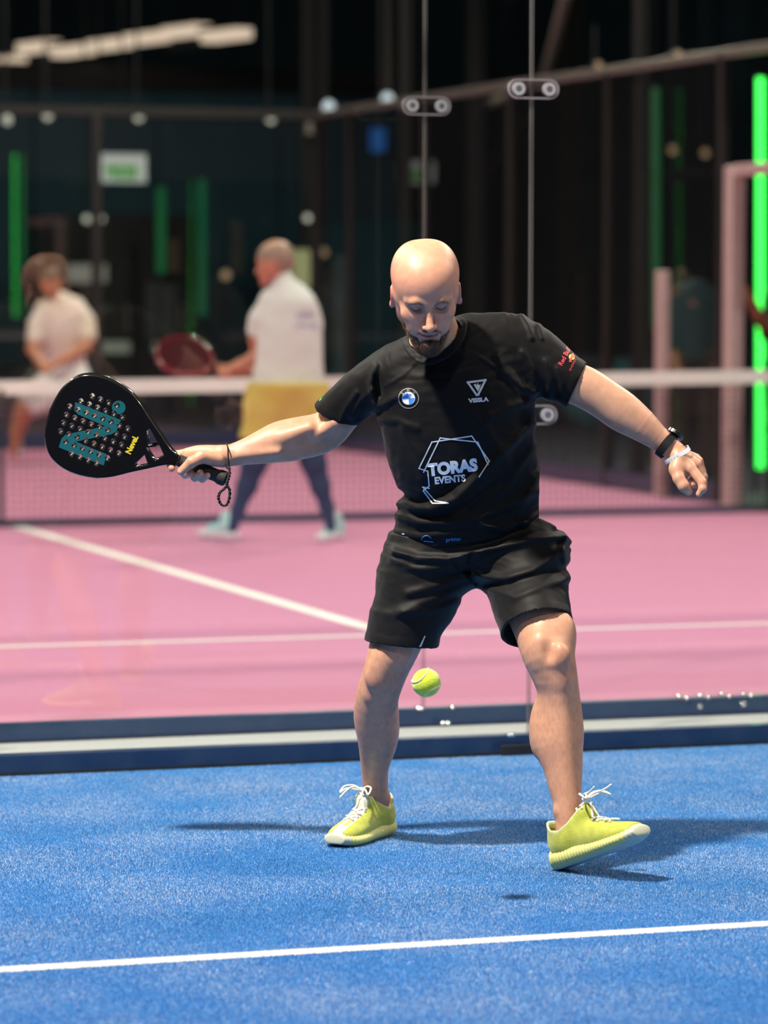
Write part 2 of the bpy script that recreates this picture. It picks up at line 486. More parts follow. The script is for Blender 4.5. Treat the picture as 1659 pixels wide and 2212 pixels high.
gw_near = glass_wall('clear glass wall of the blue court with clamped joint and navy base rail', V_N + .04,
                     [jn + 2 * k for k in range(-4, 5)], (2.045, 1.048), M_NAVY)
gw_far = glass_wall('clear glass wall of the pink court behind a strip of grey concrete', V_F + .04,
                    [jf + 2 * k for k in range(-4, 5)], (2.027, 1.04), M_NAVY)
# bolt heads that show on and above the rails
for px, py in ((956, 1562), (967, 1562)): bolt_head(gw_far, on_v(px, py, V_F - .018), .0075)
for px, py in ((1098, 1588), (1106, 1588)): bolt_head(gw_near, on_v(px, py, V_N - .02), .006)
for px, py in ((903, 1530), (911, 1530), (977, 1528), (1466, 1504), (1482, 1508), (1513, 1502), (1529, 1506), (1559, 1500), (1575, 1504), (1606, 1499), (1622, 1502)):
    bolt_head(gw_far, on_v(px, py, V_F + .02), .0072)
for px, py in ((1511, 1526), (1605, 1521)): bolt_head(gw_far, on_v(px, py, V_F - .018), .009)

pl = on_v(1122, 1624, V_N - .017); ub = uv_of(pl)[0]
b = MB(); b.rbox(ct(ub, V_N - .019, .018), (.12, .008, .034), .003, ROTC); b.build('base_plate', M_BLKST, gw_near)
# ------------------------------------------------------------------ net of the pink court
UC = (U0 + U1) / 2
def net_top(u):
    return .88 + .04 * abs((u - UC) / 5.0) ** 1.3
net = thing('padel_net', ct(UC, V_NET, 0), 'dark padel net with white top tape across the pink court', 'net')
b = MB(); N = 60
for side in (0,):
    V = []; F = []
    for i in range(N + 1):
        u = U0 + (U1 - U0) * i / N; z = net_top(u)
        for dz, dv in ((0, -.006), (0, .006), (-.085, .006), (-.085, -.006)):
            V.append(ct(u, V_NET + dv, z + dz))
        if i:
            o = 4 * (i - 1)
            for k in range(4):
                k2 = (k + 1) % 4
                F.append((o + k, o + k2, o + 4 + k2, o + 4 + k))
    F += [(0, 1, 2, 3), (4 * N + 3, 4 * N + 2, 4 * N + 1, 4 * N)]
    b.add(V, F)
b.build('top_tape', M_TAPE, net)
b = MB(); W_ = .0032
u = U0 + .03
while u < U1:
    z = net_top(u) - .08; c = ct(u, V_NET, z / 2 + .02)
    b.box(c, (W_, W_, z - .04), ROTC); u += .042
z = .05
while z < .82:
    b.box(ct(UC, V_NET, z), (U1 - U0, W_, W_), ROTC); z += .042
o = b.build('net_mesh', M_CORD, net, recalc=False); o['kind'] = 'stuff'
b = MB(); b.box(ct(UC, V_NET, .028), (U1 - U0, .01, .045), ROTC); b.build('bottom_band', M_CORD, net)
b = MB(); b.box(ct(UC - .11, V_NET - .012, .42), (.03, .006, .82), ROTC); b.build('centre_strap', M_CORD, net)
for u in (U0 + .04, U1 - .02):
    b = MB(); b.rbox(ct(u, V_NET, .48), (.07, .07, .96), .01, ROTC); p = b.build('post', M_BLKST, net)
    b = MB(); b.rbox(ct(u, V_NET, .975), (.085, .085, .03), .01, ROTC); b.build('cap', M_BLKST, p)

# ------------------------------------------------------------------ enclosure of the far half of the pink court
def mesh_panel(b, p0, du, L, z0, z1, step=.05, w=.0035):
    n = int(L / step)
    rot = Matrix.Rotation(math.atan2(du.y, du.x), 3, 'Z')
    for i in range(n + 1):
        b.box(p0 + du * (i * step) + EZ * ((z0 + z1) / 2), (w, w, z1 - z0), rot)
    m = int((z1 - z0) / step)
    for k in range(m + 1):
        b.box(p0 + du * (L / 2) + EZ * (z0 + k * step), (L, w, w), rot)
side = thing('mesh_fence', ct(U1 + .03, V_NET + 1, 0), 'black steel mesh fence along the side of the pink court', 'fence')
posts_v = [V_NET + 1.02 + k * 2.0 for k in range(0, 6)]
posts_v[-1] = V_END - .06
for k, v in enumerate(posts_v):
    b = MB(); b.rbox(ct(U1 + .03, v, 1.5), (.07, .07, 3.0), .008, ROTC); b.build('post', M_BROWN, side)
for k in range(5):
    v0, v1 = posts_v[k], posts_v[k + 1]
    b = MB(); mesh_panel(b, ct(U1 + .03, v0 + .04, 0), EV, v1 - v0 - .08, .1 if k < 3 else 3.0 - .95, 2.95)
    o = b.build('wire_mesh', M_BLKST, side, recalc=False); o['kind'] = 'stuff'
b = MB(); b.rbox(ct(U1 + .03, (posts_v[0] + V_END) / 2 - .55, 3.0), (.06, V_END - posts_v[0] + .9, .06), .008, ROTC); b.build('top_rail', M_ALU, side)
b = MB(); b.rbox(ct(U1 + .03, (posts_v[0] + V_END) / 2 - .07, .07), (.06, V_END - posts_v[0] - .14, .12), .008, ROTC); b.build('base_rail', M_NAVY, side)
for k in (3, 4):
    v0, v1 = posts_v[k], posts_v[k + 1]
    b = MB(); b.box(ct(U1 + .03, (v0 + v1) / 2, 1.06), (GL_T, v1 - v0 - .08, 1.9), ROTC); b.build('pane', M_GLASS, side)
# padded gate frame beside the net and a shorter padded post
g1 = on_u(1584, 700, U1 - .06); gv = uv_of(g1)[1]
b = MB(); b.rbox(ct(U1 - .06, gv, 1.12), (.11, .12, 2.24), .02, ROTC); b.build('padded_post', M_PADP, side)
b = MB(); b.rbox(ct(U1 - .06, gv - .75, 2.21), (.08, 1.4, .075), .015, ROTC); b.build('padded_bar', M_PADP, side)
g2 = on_u(1431, 700, U1 - .06); b = MB(); b.rbox(ct(U1 - .06, uv_of(g2)[1], .78), (.085, .09, 1.56), .02, ROTC); b.build('padded_post', M_PADP, side)
# fence across the far end: posts, glass below, mesh above
end = thing('end_fence', ct(UC, V_END + .03, 0), 'far end fence of the pink court, glass panes under a mesh top', 'fence')
for k in range(5):
    u = U0 + 2 * k
    b = MB(); b.rbox(ct(u, V_END + .03, 1.5), (.08, .08, 3.0), .008, ROTC); b.build('post', M_BROWN, end)
for k in range(5):
    u = U0 + 2 * k
    b = MB(); b.box(ct(u + 1, V_END + .03, 1.25), (1.92, GL_T, 2.3), ROTC); b.build('pane', M_GLASS, end)
    b = MB(); mesh_panel(b, ct(u + .04, V_END + .03, 0), EU, 1.92, 2.42, 2.96, .06); o = b.build('wire_mesh', M_BLKST, end, recalc=False); o['kind'] = 'stuff'
b = MB(); b.rbox(ct(UC, V_END + .03, 3.0), (10.1, .07, .08), .008, ROTC); b.build('top_rail', M_BROWN, end)
b = MB(); b.rbox(ct(UC, V_END + .03, .08), (10.1, .06, .14), .008, ROTC); b.build('base_rail', M_NAVY, end)

# ------------------------------------------------------------------ floodlights on their poles (they light the courts)
def floodlight(u, v, label, lamp_name):
    inward = 1 if u < UC else -1
    t = thing('floodlight', ct(u, v, -.02), label, 'floodlight', 'court floodlights on poles')
    b = MB(); b.rbox(ct(u, v, LAMP_H / 2 + .1), (.09, .09, LAMP_H + .24), .01, ROTC); b.build('pole', M_BROWN, t)
    c = ct(u + inward * .32, v, LAMP_H + .14)
    tilt = Matrix.Rotation(YAW, 3, 'Z') @ Matrix.Rotation(-inward * .45, 3, 'Y')
    b = MB(); b.tube([ct(u, v, LAMP_H + .16), c + EZ * .06], .025, 10); b.build('bracket', M_BLKST, t)
    b = MB(); b.rbox(c, (.46, .34, .08), .02, tilt); h = b.build('housing', M_BLKST, t)
    for k in range(6):
        b = MB(); b.box(c + tilt @ Vector((-.18 + .072 * k, 0, .055)), (.012, .3, .04), tilt); b.build('fin', M_BLKST, h)
    b = MB(); b.box(c + tilt @ Vector((0, 0, -.0415)), (.4, .28, .004), tilt); b.build('lens', M_LENS, t)
    ld = bpy.data.lights.new(lamp_name, 'AREA'); ld.shape = 'RECTANGLE'; ld.size = .4; ld.size_y = .28
    ld.energy = FLOOD_W; ld.color = FLOOD_COL; ld.spread = math.radians(165)
    lo = bpy.data.objects.new(lamp_name, ld); COL.objects.link(lo)
    lo.location = c + tilt @ Vector((0, 0, -.05)); lo.rotation_euler = tilt.to_euler()
    lo.parent = t; lo.matrix_parent_inverse = world_of(t).inverted()
    return ld
FL = {}
LAMP_AT = {7.2: 'blue_end', 2.9: 'blue_service_box', -4.5: 'blue_other_half', 13.2: 'pink_end', 18.4: 'pink_before_net', 23.8: 'pink_beyond_net', 29.0: 'pink_far_corner'}
for side_u, nm in ((U0 - .22, 'left'), (U1 + .22, 'right')):
    for v, what in ((7.2, 'by the glass end of the blue court'), (2.9, 'by the service box of the blue court'),
                    (-4.5, 'by the other half of the blue court'),
                    (13.2, 'by the glass end of the pink court'), (18.4, 'short of the pink court net'),
                    (23.8, 'beyond the pink court net'), (29.0, 'by the far corner of the pink court')):
        FL[(nm, v)] = floodlight(side_u, v, 'floodlight on pole ' + what + (', open side' if nm == 'left' else ', mesh side'), 'floodlight_%s_%s_offscreen' % (nm, LAMP_AT[v]))
for k_, f_ in ((('left', 7.2), 3.4), (('left', 2.9), .45), (('right', 7.2), .9), (('right', 2.9), .22), (('left', -4.5), .25), (('right', -4.5), .25), (('left', 13.2), 1.25), (('right', 13.2), 1.25)):
    FL[k_].energy = FLOOD_W * f_
# ================================================================== IMPLICIT-SURFACE SCULPTING (numpy surface nets)
def A3(p): return np.array(p, dtype=np.float32)
def smin(a, b, k):
    if k <= 0: return np.minimum(a, b)
    h = np.clip(.5 + .5 * (b - a) / k, 0, 1)
    return b + (a - b) * h - k * h * (1 - h)
def smax(a, b, k): return -smin(-a, -b, k)
def d_cone(a, b, ra, rb):
    a, b = A3(a), A3(b); ab = b - a; L2 = float(ab @ ab) + 1e-12
    def f(P):
        q = P - a; t = np.clip(q @ ab / L2, 0, 1)
        return np.linalg.norm(q - t[:, None] * ab, axis=1) - (ra + (rb - ra) * t)
    m = max(ra, rb); return f, np.minimum(a, b) - m, np.maximum(a, b) + m
def d_ell(c, rad, R=None):
    c, rad = A3(c), A3(rad); Rm = None if R is None else np.array(R, dtype=np.float32)
    def f(P):
        q = P - c
        if Rm is not None: q = q @ Rm
        k0 = np.linalg.norm(q / rad, axis=1); k1 = np.linalg.norm(q / (rad * rad), axis=1) + 1e-9
        return k0 * (k0 - 1) / k1
    m = rad.max(); return f, c - m, c + m
def catmull(pts, n):
    pts = np.array(pts, dtype=np.float64); m = len(pts); out = []
    for i in range(m - 1):
        p0 = pts[max(i - 1, 0)]; p1 = pts[i]; p2 = pts[i + 1]; p3 = pts[min(i + 2, m - 1)]
        for k in range(n):
            t = k / n
            out.append(.5 * ((2 * p1) + (-p0 + p2) * t + (2 * p0 - 5 * p1 + 4 * p2 - p3) * t * t + (-p0 + 3 * p1 - 3 * p2 + p3) * t ** 3))
    out.append(pts[-1]); return np.array(out)
def d_tube(rows, side=(1, 0, 0), sub=3, cap=.4):
    """rows: (x, y, z, ra, rb): elliptic tube, ra half-width along 'side', rb half-depth"""
    R = catmull(rows, sub).astype(np.float32)
    C = R[:, :3]; ra = R[:, 3]; rb = R[:, 4]; side = A3(side)
    def f(P):
        best = np.full(len(P), 9.0, dtype=np.float32)
        plo, phi = P.min(0) - .06, P.max(0) + .06
        for i in range(len(C) - 1):
            mm = max(ra[i], rb[i], ra[i + 1], rb[i + 1])
            if np.any(np.minimum(C[i], C[i + 1]) - mm > phi) or np.any(np.maximum(C[i], C[i + 1]) + mm < plo): continue
            ab = C[i + 1] - C[i]; L = float(np.linalg.norm(ab)) + 1e-9; T = ab / L
            S = side - T * (side @ T); S /= np.linalg.norm(S); Nn = np.cross(T, S)
            q = P - C[i]; t = np.clip(q @ T / L, 0, 1)
            q = q - t[:, None] * ab
            a = ra[i] + (ra[i + 1] - ra[i]) * t; b = rb[i] + (rb[i + 1] - rb[i]) * t; c = np.minimum(a, b) * cap
            x = q @ S; y = q @ Nn; w = q @ T
            k0 = np.sqrt((x / a) ** 2 + (y / b) ** 2 + (w / c) ** 2)
            k1 = np.sqrt((x / (a * a)) ** 2 + (y / (b * b)) ** 2 + (w / (c * c)) ** 2) + 1e-9
            best = np.minimum(best, k0 * (k0 - 1) / k1)
        return best
    m = float(max(ra.max(), rb.max())); return f, C.min(0) - m, C.max(0) + m
class Sculpt:
    def __init__(s): s.ops = []; s.post = []
    def add(s, prim, k=.01): s.ops.append(('u', prim, k)); return s
    def cut(s, prim, k=.005): s.ops.append(('s', prim, k)); return s
    def then(s, fn): s.post.append(fn); return s
    def bounds(s):
        lo = np.min([p[1] for o, p, k in s.ops if o == 'u'], axis=0); hi = np.max([p[2] for o, p, k in s.ops if o == 'u'], axis=0)
        return lo - .02, hi + .02
    def __call__(s, P, margin=.05):
        d = np.full(len(P), 1.0, dtype=np.float32)
        pl, ph = P.min(0), P.max(0)
        for o, (f, lo, hi), k in s.ops:
            if np.any(lo - (k + margin) > ph) or np.any(hi + (k + margin) < pl): continue
            m = np.all((P > lo - (k + margin)) & (P < hi + (k + margin)), axis=1)
            idx = np.nonzero(m)[0]
            if len(idx) == 0: continue
            v = f(P[idx])
            d[idx] = smin(d[idx], v, k) if o == 'u' else smax(d[idx], -v, k)
        for fn in s.post: d = fn(P, d)
        return d
def polygonize(field, lo, hi, h, B=8, smooth=1, slack=1.25):
    """sparse surface nets -> (verts, quads)"""
    lo = np.array(lo, dtype=np.float64); hi = np.array(hi, dtype=np.float64)
    nb = np.ceil((hi - lo) / (h * B)).astype(int) + 1
    g = np.stack(np.meshgrid(*[np.arange(n) for n in nb], indexing='ij'), -1).reshape(-1, 3)
    cen = (lo + (g + .5) * (h * B)).astype(np.float32)
    key = (g // 4); o = np.lexsort((key[:, 2], key[:, 1], key[:, 0])); g = g[o]; cen = cen[o]
    dc = np.concatenate([field(cen[i:i + 4096]) for i in range(0, len(cen), 4096)])
    g = g[np.abs(dc) < slack * h * B * .87 + .004]
    dims = nb * B + 1
    stride = np.array([dims[1] * dims[2], dims[2], 1], dtype=np.int64)
    loc = np.stack(np.meshgrid(*[np.arange(B + 1)] * 3, indexing='ij'), -1).reshape(-1, 3)
    cell_ids = []; cell_pos = []; edges = []
    CH = 48
    for c0 in range(0, len(g), CH):
        gb = g[c0:c0 + CH]
        ijk = (gb[:, None, :] * B + loc[None]).reshape(-1, 3)
        P = (lo + ijk * h).astype(np.float32)
        D = field(P).reshape(len(gb), B + 1, B + 1, B + 1)
        ins = D < 0
        act = np.nonzero(ins.any((1, 2, 3)) & ~ins.all((1, 2, 3)))[0]
        if len(act) == 0: continue
        D = D[act]; ins = ins[act]; gb = gb[act]
        cnt = np.zeros((len(gb), B, B, B), np.float32); acc = np.zeros((len(gb), B, B, B, 3), np.float32)
        base = np.stack(np.meshgrid(*[np.arange(B)] * 3, indexing='ij'), -1).astype(np.float32)
        for ax in range(3):
            o1, o2 = [a for a in range(3) if a != ax]
            for e1 in (0, 1):
                for e2 in (0, 1):
                    def sl(da):
                        s_ = [slice(None)] * 4
                        for a, v in ((ax, da), (o1, e1), (o2, e2)): s_[a + 1] = slice(v, v + B)
                        return tuple(s_)
                    d0 = D[sl(0)]; d1 = D[sl(1)]
                    x = (ins[sl(0)] != ins[sl(1)])
                    t = np.where(x, d0 / (d0 - d1 + 1e-12), 0)
                    cnt += x
                    acc[..., ax] += t; acc[..., o1] += x * e1; acc[..., o2] += x * e2
            # faces: grid edges along ax starting at interior points of this block
            s0 = [slice(None)] + [slice(0, B)] * 3; s1 = list(s0); s1[ax + 1] = slice(1, B + 1)
            a0 = ins[tuple(s0)]; a1 = ins[tuple(s1)]
            w = np.argwhere(a0 != a1)
            if len(w):
                gi = gb[w[:, 0]] * B + w[:, 1:]
                edges.append((ax, gi, a0[tuple(w.T)]))
        w = np.argwhere(cnt > 0)
        if len(w):
            gi = gb[w[:, 0]] * B + w[:, 1:]
            p = acc[tuple(w.T)] / cnt[tuple(w.T)][:, None]
            cell_ids.append(gi @ stride); cell_pos.append(lo + (gi + p) * h)
    ids = np.concatenate(cell_ids); V = np.concatenate(cell_pos)
    order = np.argsort(ids); ids = ids[order]; V = V[order]
    Q = []
    for ax, gi, sgn in edges:
        o1, o2 = (ax + 1) % 3, (ax + 2) % 3
        ok = (gi[:, o1] > 0) & (gi[:, o2] > 0); gi = gi[ok]; sgn = sgn[ok]
        c = gi @ stride
        quad = np.stack([c - stride[o1] - stride[o2], c - stride[o2], c, c - stride[o1]], 1)
        pos = np.searchsorted(ids, quad); pos = np.minimum(pos, len(ids) - 1)
        good = (ids[pos] == quad).all(1)
        pos = pos[good]; sgn = sgn[good]
        pos[~sgn] = pos[~sgn][:, ::-1]
        Q.append(pos)
    Q = np.concatenate(Q)
    for _ in range(smooth):
        S = np.zeros_like(V); n = np.zeros(len(V))
        for a, b in ((0, 1), (1, 2), (2, 3), (3, 0)):
            np.add.at(S, Q[:, a], V[Q[:, b]]); np.add.at(S, Q[:, b], V[Q[:, a]])
            np.add.at(n, Q[:, a], 1); np.add.at(n, Q[:, b], 1)
        V = V * .45 + .55 * S / np.maximum(n, 1)[:, None]
    return V, Q
def np_mesh(name, V, Q, mats, parent=None, colors=None, xf=None):
    if xf is not None:
        Mx = np.array(xf); V = V @ Mx[:3, :3].T + Mx[:3, 3]
    me = bpy.data.meshes.new(name)
    me.vertices.add(len(V)); me.vertices.foreach_set('co', np.asarray(V, dtype=np.float32).ravel())
    k = Q.shape[1]
    me.loops.add(Q.size); me.loops.foreach_set('vertex_index', Q.astype(np.int32).ravel())
    me.polygons.add(len(Q)); me.polygons.foreach_set('loop_start', np.arange(0, Q.size, k, dtype=np.int32))
    me.polygons.foreach_set('use_smooth', np.ones(len(Q), dtype=bool))
    me.update(calc_edges=True); me.validate()
    for m in (mats if isinstance(mats, (list, tuple)) else [mats]): me.materials.append(m)
    if colors is not None:
        a = me.color_attributes.new('Col', 'FLOAT_COLOR', 'POINT')
        c = np.ones((len(V), 4), np.float32); c[:, :3] = colors
        a.data.foreach_set('color', c.ravel())
    return link(name, me, parent)
def sm01(x, a, b):
    t = np.clip((x - a) / (b - a), 0, 1); return t * t * (3 - 2 * t)
def bvh_of(V, Q):
    return BVHTree.FromPolygons([tuple(v) for v in V], [tuple(int(i) for i in q) for q in Q])
def vnoise(P, s):
    """cheap smooth noise from summed sines"""
    q = P * s
    return (np.sin(q[:, 0] * 1.7 + 1.3 * np.sin(q[:, 1] * 1.1 + q[:, 2] * .7)) + np.sin(q[:, 1] * 2.1 + 1.7 * np.sin(q[:, 2] * 1.3)) + np.sin(q[:, 2] * 1.9 + 1.5 * np.sin(q[:, 0] * .9 + .4))) / 3
# ================================================================== THE PLAYER IN BLACK
_Fn, _Rn, _Un, _Cn = [np.array(v, dtype=np.float32) for v in (_F, _R, _U, CAMP)]
def pxy(P):
    v = P - _Cn; dep = v @ _Fn
    return IMG_W / 2 + FPX * (v @ _Rn) / dep, IMG_H / 2 - FPX * (v @ _Un) / dep
def q(px, py, Y): return np.array(at(px, py, Y), dtype=np.float32)
K9 = 9.0 / FPX                      # metres per photo pixel at the player
def chain(S, pts, rads, k):
    """pts (px, py, Y), radii in photo pixels"""
    W = [q(*p) for p in pts]
    for a, b, ra, rb in zip(W[:-1], W[1:], rads[:-1], rads[1:]):
        S.add(d_cone(a, b, ra * K9, rb * K9), k)
def rows(lst):
    """(px, py, Y, half-width px, half-depth m) -> tube rows"""
    return [(*q(x, y, Y), w * Y / FPX, dp) for x, y, Y, w, dp in lst]
def rot3(rx=0, ry=0, rz=0):
    return np.array(Matrix.Rotation(rz, 3, 'Z') @ Matrix.Rotation(ry, 3, 'Y') @ Matrix.Rotation(rx, 3, 'X'), dtype=np.float32)
def sculpt_head(S, C, Rh, s=1.0, detail=True):
    """C centre between the ears, Rh its turn; local x right, y back, z up"""
    C = A3(C)
    def w(x, f, z): return C + s * (Rh @ A3((x, -f, z)))
    def E(x, f, z, rx, rf, rz, k=.01, R=None, cut=False):
        RR = Rh if R is None else (Rh @ R)
        (S.cut if cut else S.add)(d_ell(w(x, f, z), A3((rx, rf, rz)) * s, RR), k * s)
    def Cn(a, b, ra, rb, k=.01): S.add(d_cone(w(*a), w(*b), ra * s, rb * s), k * s)
    E(0, -.018, .036, .0785, .099, .090)                     # cranium
    E(0, -.055, .010, .066, .062, .062, .03)                 # occiput
    for e in (-1, 1): E(e * .028, -.022, .056, .050, .078, .060, .03)                # parietal bulge
    E(0, .016, -.006, .0625, .072, .074, .03)                # face block
    E(0, .030, .045, .062, .054, .052, .03)                  # forehead
    for e in (-1, 1):
        Cn((e * .047, -.006, -.056), (e * .015, .066, -.102), .018, .017, .03)     # jaw
        Cn((e * .060, .0, -.008), (e * .049, -.006, -.056), .012, .016, .03)
        E(e * .043, .058, -.022, .023, .020, .019, .025)     # cheekbone
        E(e * .030, .066, -.055, .022, .020, .026, .025)     # cheek
    E(0, .072, -.103, .024, .019, .017, .02)                 # chin
    E(0, .072, -.068, .030, .022, .024, .02)                 # muzzle
    if detail:
        for e in (-1, 1):
            Cn((e * .048, .067, .019), (e * .030, .082, .022), .009, .0108, .010)    # brow
            Cn((e * .030, .080, .023), (e * .010, .084, .018), .0105, .009, .012)
        for e in (-1, 1):
            E(e * .031, .090, .002, .0185, .017, .0125, .010, cut=True)              # eye socket
            E(e * .0315, .0635, .001, .0135, .0125, .0095, .003)                     # eyeball under the lowered lid
        Cn((0, .083, .016), (0, .092, -.006), .0080, .0075, .010)                    # nose bridge
        Cn((0, .092, -.006), (0, .1115, -.034), .0075, .0100, .007)
        E(0, .1125, -.037, .0105, .0105, .0095, .006)
        for e in (-1, 1):
            E(e * .0120, .0985, -.0405, .0065, .0105, .0075, .005)                     # nostril wing
            E(e * .006, .1035, -.0475, .0034, .005, .0035, .003, cut=True)
        E(0, .091, -.0595, .021, .0075, .0055, .006)                                 # lips
        E(0, .089, -.0735, .019, .0085, .0065, .006)
        E(0, .0975, -.0668, .015, .0060, .0018, .003, cut=True)
        for e in (-1, 1): E(e * .019, .0925, -.0650, .0085, .0060, .0018, .003, rot3(0, -e * .30, 0), True)
        E(0, .093, -.084, .018, .006, .005, .008, cut=True)                          # hollow above the chin
    for e in (-1, 1):                                        # ears
        Re = rot3(0, e * .12, e * .42)
        E(e * .0805, -.014, -.008, .0080, .0170, .0275, .006, Re)
        if detail:
            E(e * .0890, -.011, -.003, .0065, .0100, .0170, .004, Re, True)
            E(e * .0845, -.009, -.030, .006, .009, .010, .005, Re)
    return w
SKIN = np.array((.60, .315, .20), np.float32)
def paint(base, spots):
    return base, spots

# ---- pose, from the photo
HEAD_C = q(920, 634, 8.74); HEAD_R = rot3(.50, -.055, .06); HEAD_S = .985
body = Sculpt()
hw = sculpt_head(body, HEAD_C, HEAD_R, HEAD_S)
body.add(d_tube([(*q(925, 668, 8.82), .056, .058), (*q(938, 720, 8.88), .062, .062), (*q(950, 775, 8.93), .075, .068)]), .012)
body.add(d_tube(rows([(950, 790, 8.94, 80, .075), (985, 870, 8.95, 135, .10), (1000, 980, 8.98, 128, .10), (1020, 1090, 9.03, 130, .11), (1010, 1190, 9.06, 135, .115)])), .03)
# arm with the racket
body.add(d_tube(rows([(900, 790, 8.94, 44, .05), (800, 835, 8.97, 40, .048), (745, 890, 9.03, 39, .046), (702, 932, 9.07, 44, .046), (640, 948, 9.05, 46.5, .045),
                      (603, 955, 9.04, 44.5, .043), (569, 965, 9.03, 37.5, .038), (530, 976, 9.02, 28.5, .030), (497, 984, 9.015, 23.5, .023), (478, 986, 9.01, 22, .019)]), (0, 0, 1)), .012)
body.add(d_cone(q(668, 924, 9.005), q(610, 945, 9.005), .012, .008), .035)              # forearm muscle heads by the elbow
body.add(d_cone(q(688, 940, 9.012), q(722, 915, 8.998), .006, .012), .03)
body.add(d_cone(q(515, 984, 8.995), q(600, 976, 8.998), .003, .005), .02)
# other arm
body.add(d_tube(rows([(1040, 770, 8.95, 50, .055), (1150, 790, 8.96, 46, .05), (1215, 818, 8.95, 45, .048), (1262, 836, 8.945, 45, .048), (1305, 862, 8.94, 43.5, .046), (1345, 890, 8.935, 43.5, .044),
                      (1385, 918, 8.93, 36, .036), (1418, 944, 8.93, 27.5, .028), (1441, 961, 8.925, 24, .021), (1460, 977, 8.918, 22, .019)]), (.55, 0, .83)), .012)
# gripping hand: palm over the handle, thumb in front, fingers wrapped behind and up under it
body.add(d_tube(rows([(486, 985, 9.012, 22, .018), (455, 985, 9.012, 24, .020), (425, 986, 9.015, 24, .019), (400, 985, 9.02, 17, .014)]), (0, 0, 1)), .010)
chain(body, [(470, 992, 8.99), (436, 987, 8.968), (414, 998, 8.958), (392, 1018, 8.962)], [17, 13.5, 11.5, 9.5], .006)
chain(body, [(405, 980, 9.025), (380, 984, 9.032), (367, 999, 9.015), (371, 1012, 8.985)], [12, 10.5, 9.5, 7.5], .003)
chain(body, [(412, 992, 9.03), (398, 1008, 9.035), (401, 1024, 9.01), (412, 1022, 8.975)], [12, 11, 10, 8], .003)
chain(body, [(428, 997, 9.03), (417, 1014, 9.035), (421, 1031, 9.01), (433, 1022, 8.972)], [12, 10.5, 9.5, 7.8], .003)
chain(body, [(442, 1002, 9.025), (434, 1018, 9.03), (437, 1034, 9.008), (448, 1027, 8.976)], [11, 9.5, 8.8, 7], .003)
# relaxed hand
for p in ((1493, 1012, 8.893), (1505, 1003, 8.915), (1508, 997, 8.945), (1503, 991, 8.972)):
    body.add(d_cone(q(1464, 983, 8.925), q(*p), 19 * K9, 11.5 * K9), .010)
chain(body, [(1468, 992, 8.905), (1462, 1014, 8.893), (1467, 1034, 8.878), (1477, 1050, 8.870), (1487, 1062, 8.872)], [18, 15.5, 12, 11.2, 8.8], .010)
body.add(d_cone(q(1464, 1008, 8.902), q(1488, 1012, 8.896), 14 * K9, 11 * K9), .012)          # web of the thumb
chain(body, [(1493, 1012, 8.893), (1517, 1042, 8.875), (1518, 1056, 8.868), (1510, 1067, 8.870)], [11.5, 10, 8.8, 7], .004)
chain(body, [(1505, 1003, 8.915), (1519, 1030, 8.915), (1508, 1046, 8.905), (1495, 1047, 8.898)], [11.5, 10, 9, 7.5], .003)
chain(body, [(1508, 997, 8.945), (1516, 1018, 8.95), (1504, 1036, 8.94), (1492, 1036, 8.928)], [11, 9.5, 9, 7.5], .003)
chain(body, [(1503, 991, 8.972), (1508, 1008, 8.98), (1498, 1024, 8.97), (1488, 1026, 8.958)], [10, 8.5, 8, 6.5], .003)
# legs
LEG_A = [(925, 1220, 9.07, 70, .09), (888, 1310, 9.06, 60, .08), (851, 1400, 9.05, 54, .073), (832, 1452, 9.05, 47.5, .062), (815, 1505, 9.08, 46.5, .056), (813, 1545, 9.115, 49.5, .060),
         (816, 1580, 9.14, 47, .060), (815, 1612, 9.165, 41, .054), (810, 1655, 9.20, 31, .042), (812, 1700, 9.235, 27, .036), (816, 1740, 9.265, 25, .034), (815, 1765, 9.27, 23, .03)]
LEG_B = [(1120, 1200, 9.03, 84, .095), (1145, 1270, 8.96, 76, .088), (1170, 1340, 8.87, 67, .080), (1183, 1406, 8.80, 58, .066), (1195, 1446, 8.785, 51.5, .060), (1205, 1488, 8.79, 46, .056), (1206, 1527, 8.795, 50.5, .058),
         (1207, 1576, 8.79, 54.5, .062), (1208, 1610, 8.78, 53, .060), (1216, 1656, 8.765, 43.5, .050), (1221, 1700, 8.75, 36.5, .042), (1227, 1745, 8.735, 30, .037), (1226, 1790, 8.72, 26, .033), (1228, 1812, 8.715, 23, .028)]
body.add(d_tube(rows(LEG_A)), .02)
body.add(d_tube(rows(LEG_B)), .02)
# knees and shins
body.add(d_ell(q(812, 1462, 8.995), (.026, .018, .034)), .03)
body.add(d_ell(q(806, 1500, 9.03), (.018, .016, .022)), .02)
body.add(d_cone(q(806, 1520, 9.068), q(808, 1720, 9.245), .010, .008), .03)
body.add(d_ell(q(862, 1400, 8.985), (.030, .02, .045)), .03)
body.add(d_ell(q(822, 1425, 8.995), (.018, .016, .03)), .03)
body.add(d_ell(q(1210, 1418, 8.728), (.027, .018, .033)), .022)
body.add(d_ell(q(1213, 1466, 8.738), (.018, .014, .020)), .02)
body.add(d_ell(q(1166, 1402, 8.752), (.022, .02, .04)), .03)
body.add(d_ell(q(1222, 1366, 8.80), (.022, .02, .04)), .03)
body.cut(d_ell(q(1186, 1404, 8.715), (.010, .012, .022)), .02)
body.add(d_cone(q(1214, 1490, 8.745), q(1228, 1760, 8.715), .010, .008), .03)
body.add(d_ell(q(1165, 1580, 8.80), (.022, .03, .06)), .03)
body.add(d_ell(q(1206, 1752, 8.722), (.013, .014, .016)), .012)                      # ankle bones
body.add(d_ell(q(1244, 1768, 8.722), (.010, .012, .015)), .012)
body.add(d_ell(q(836, 1725, 9.245), (.010, .012, .015)), .012)
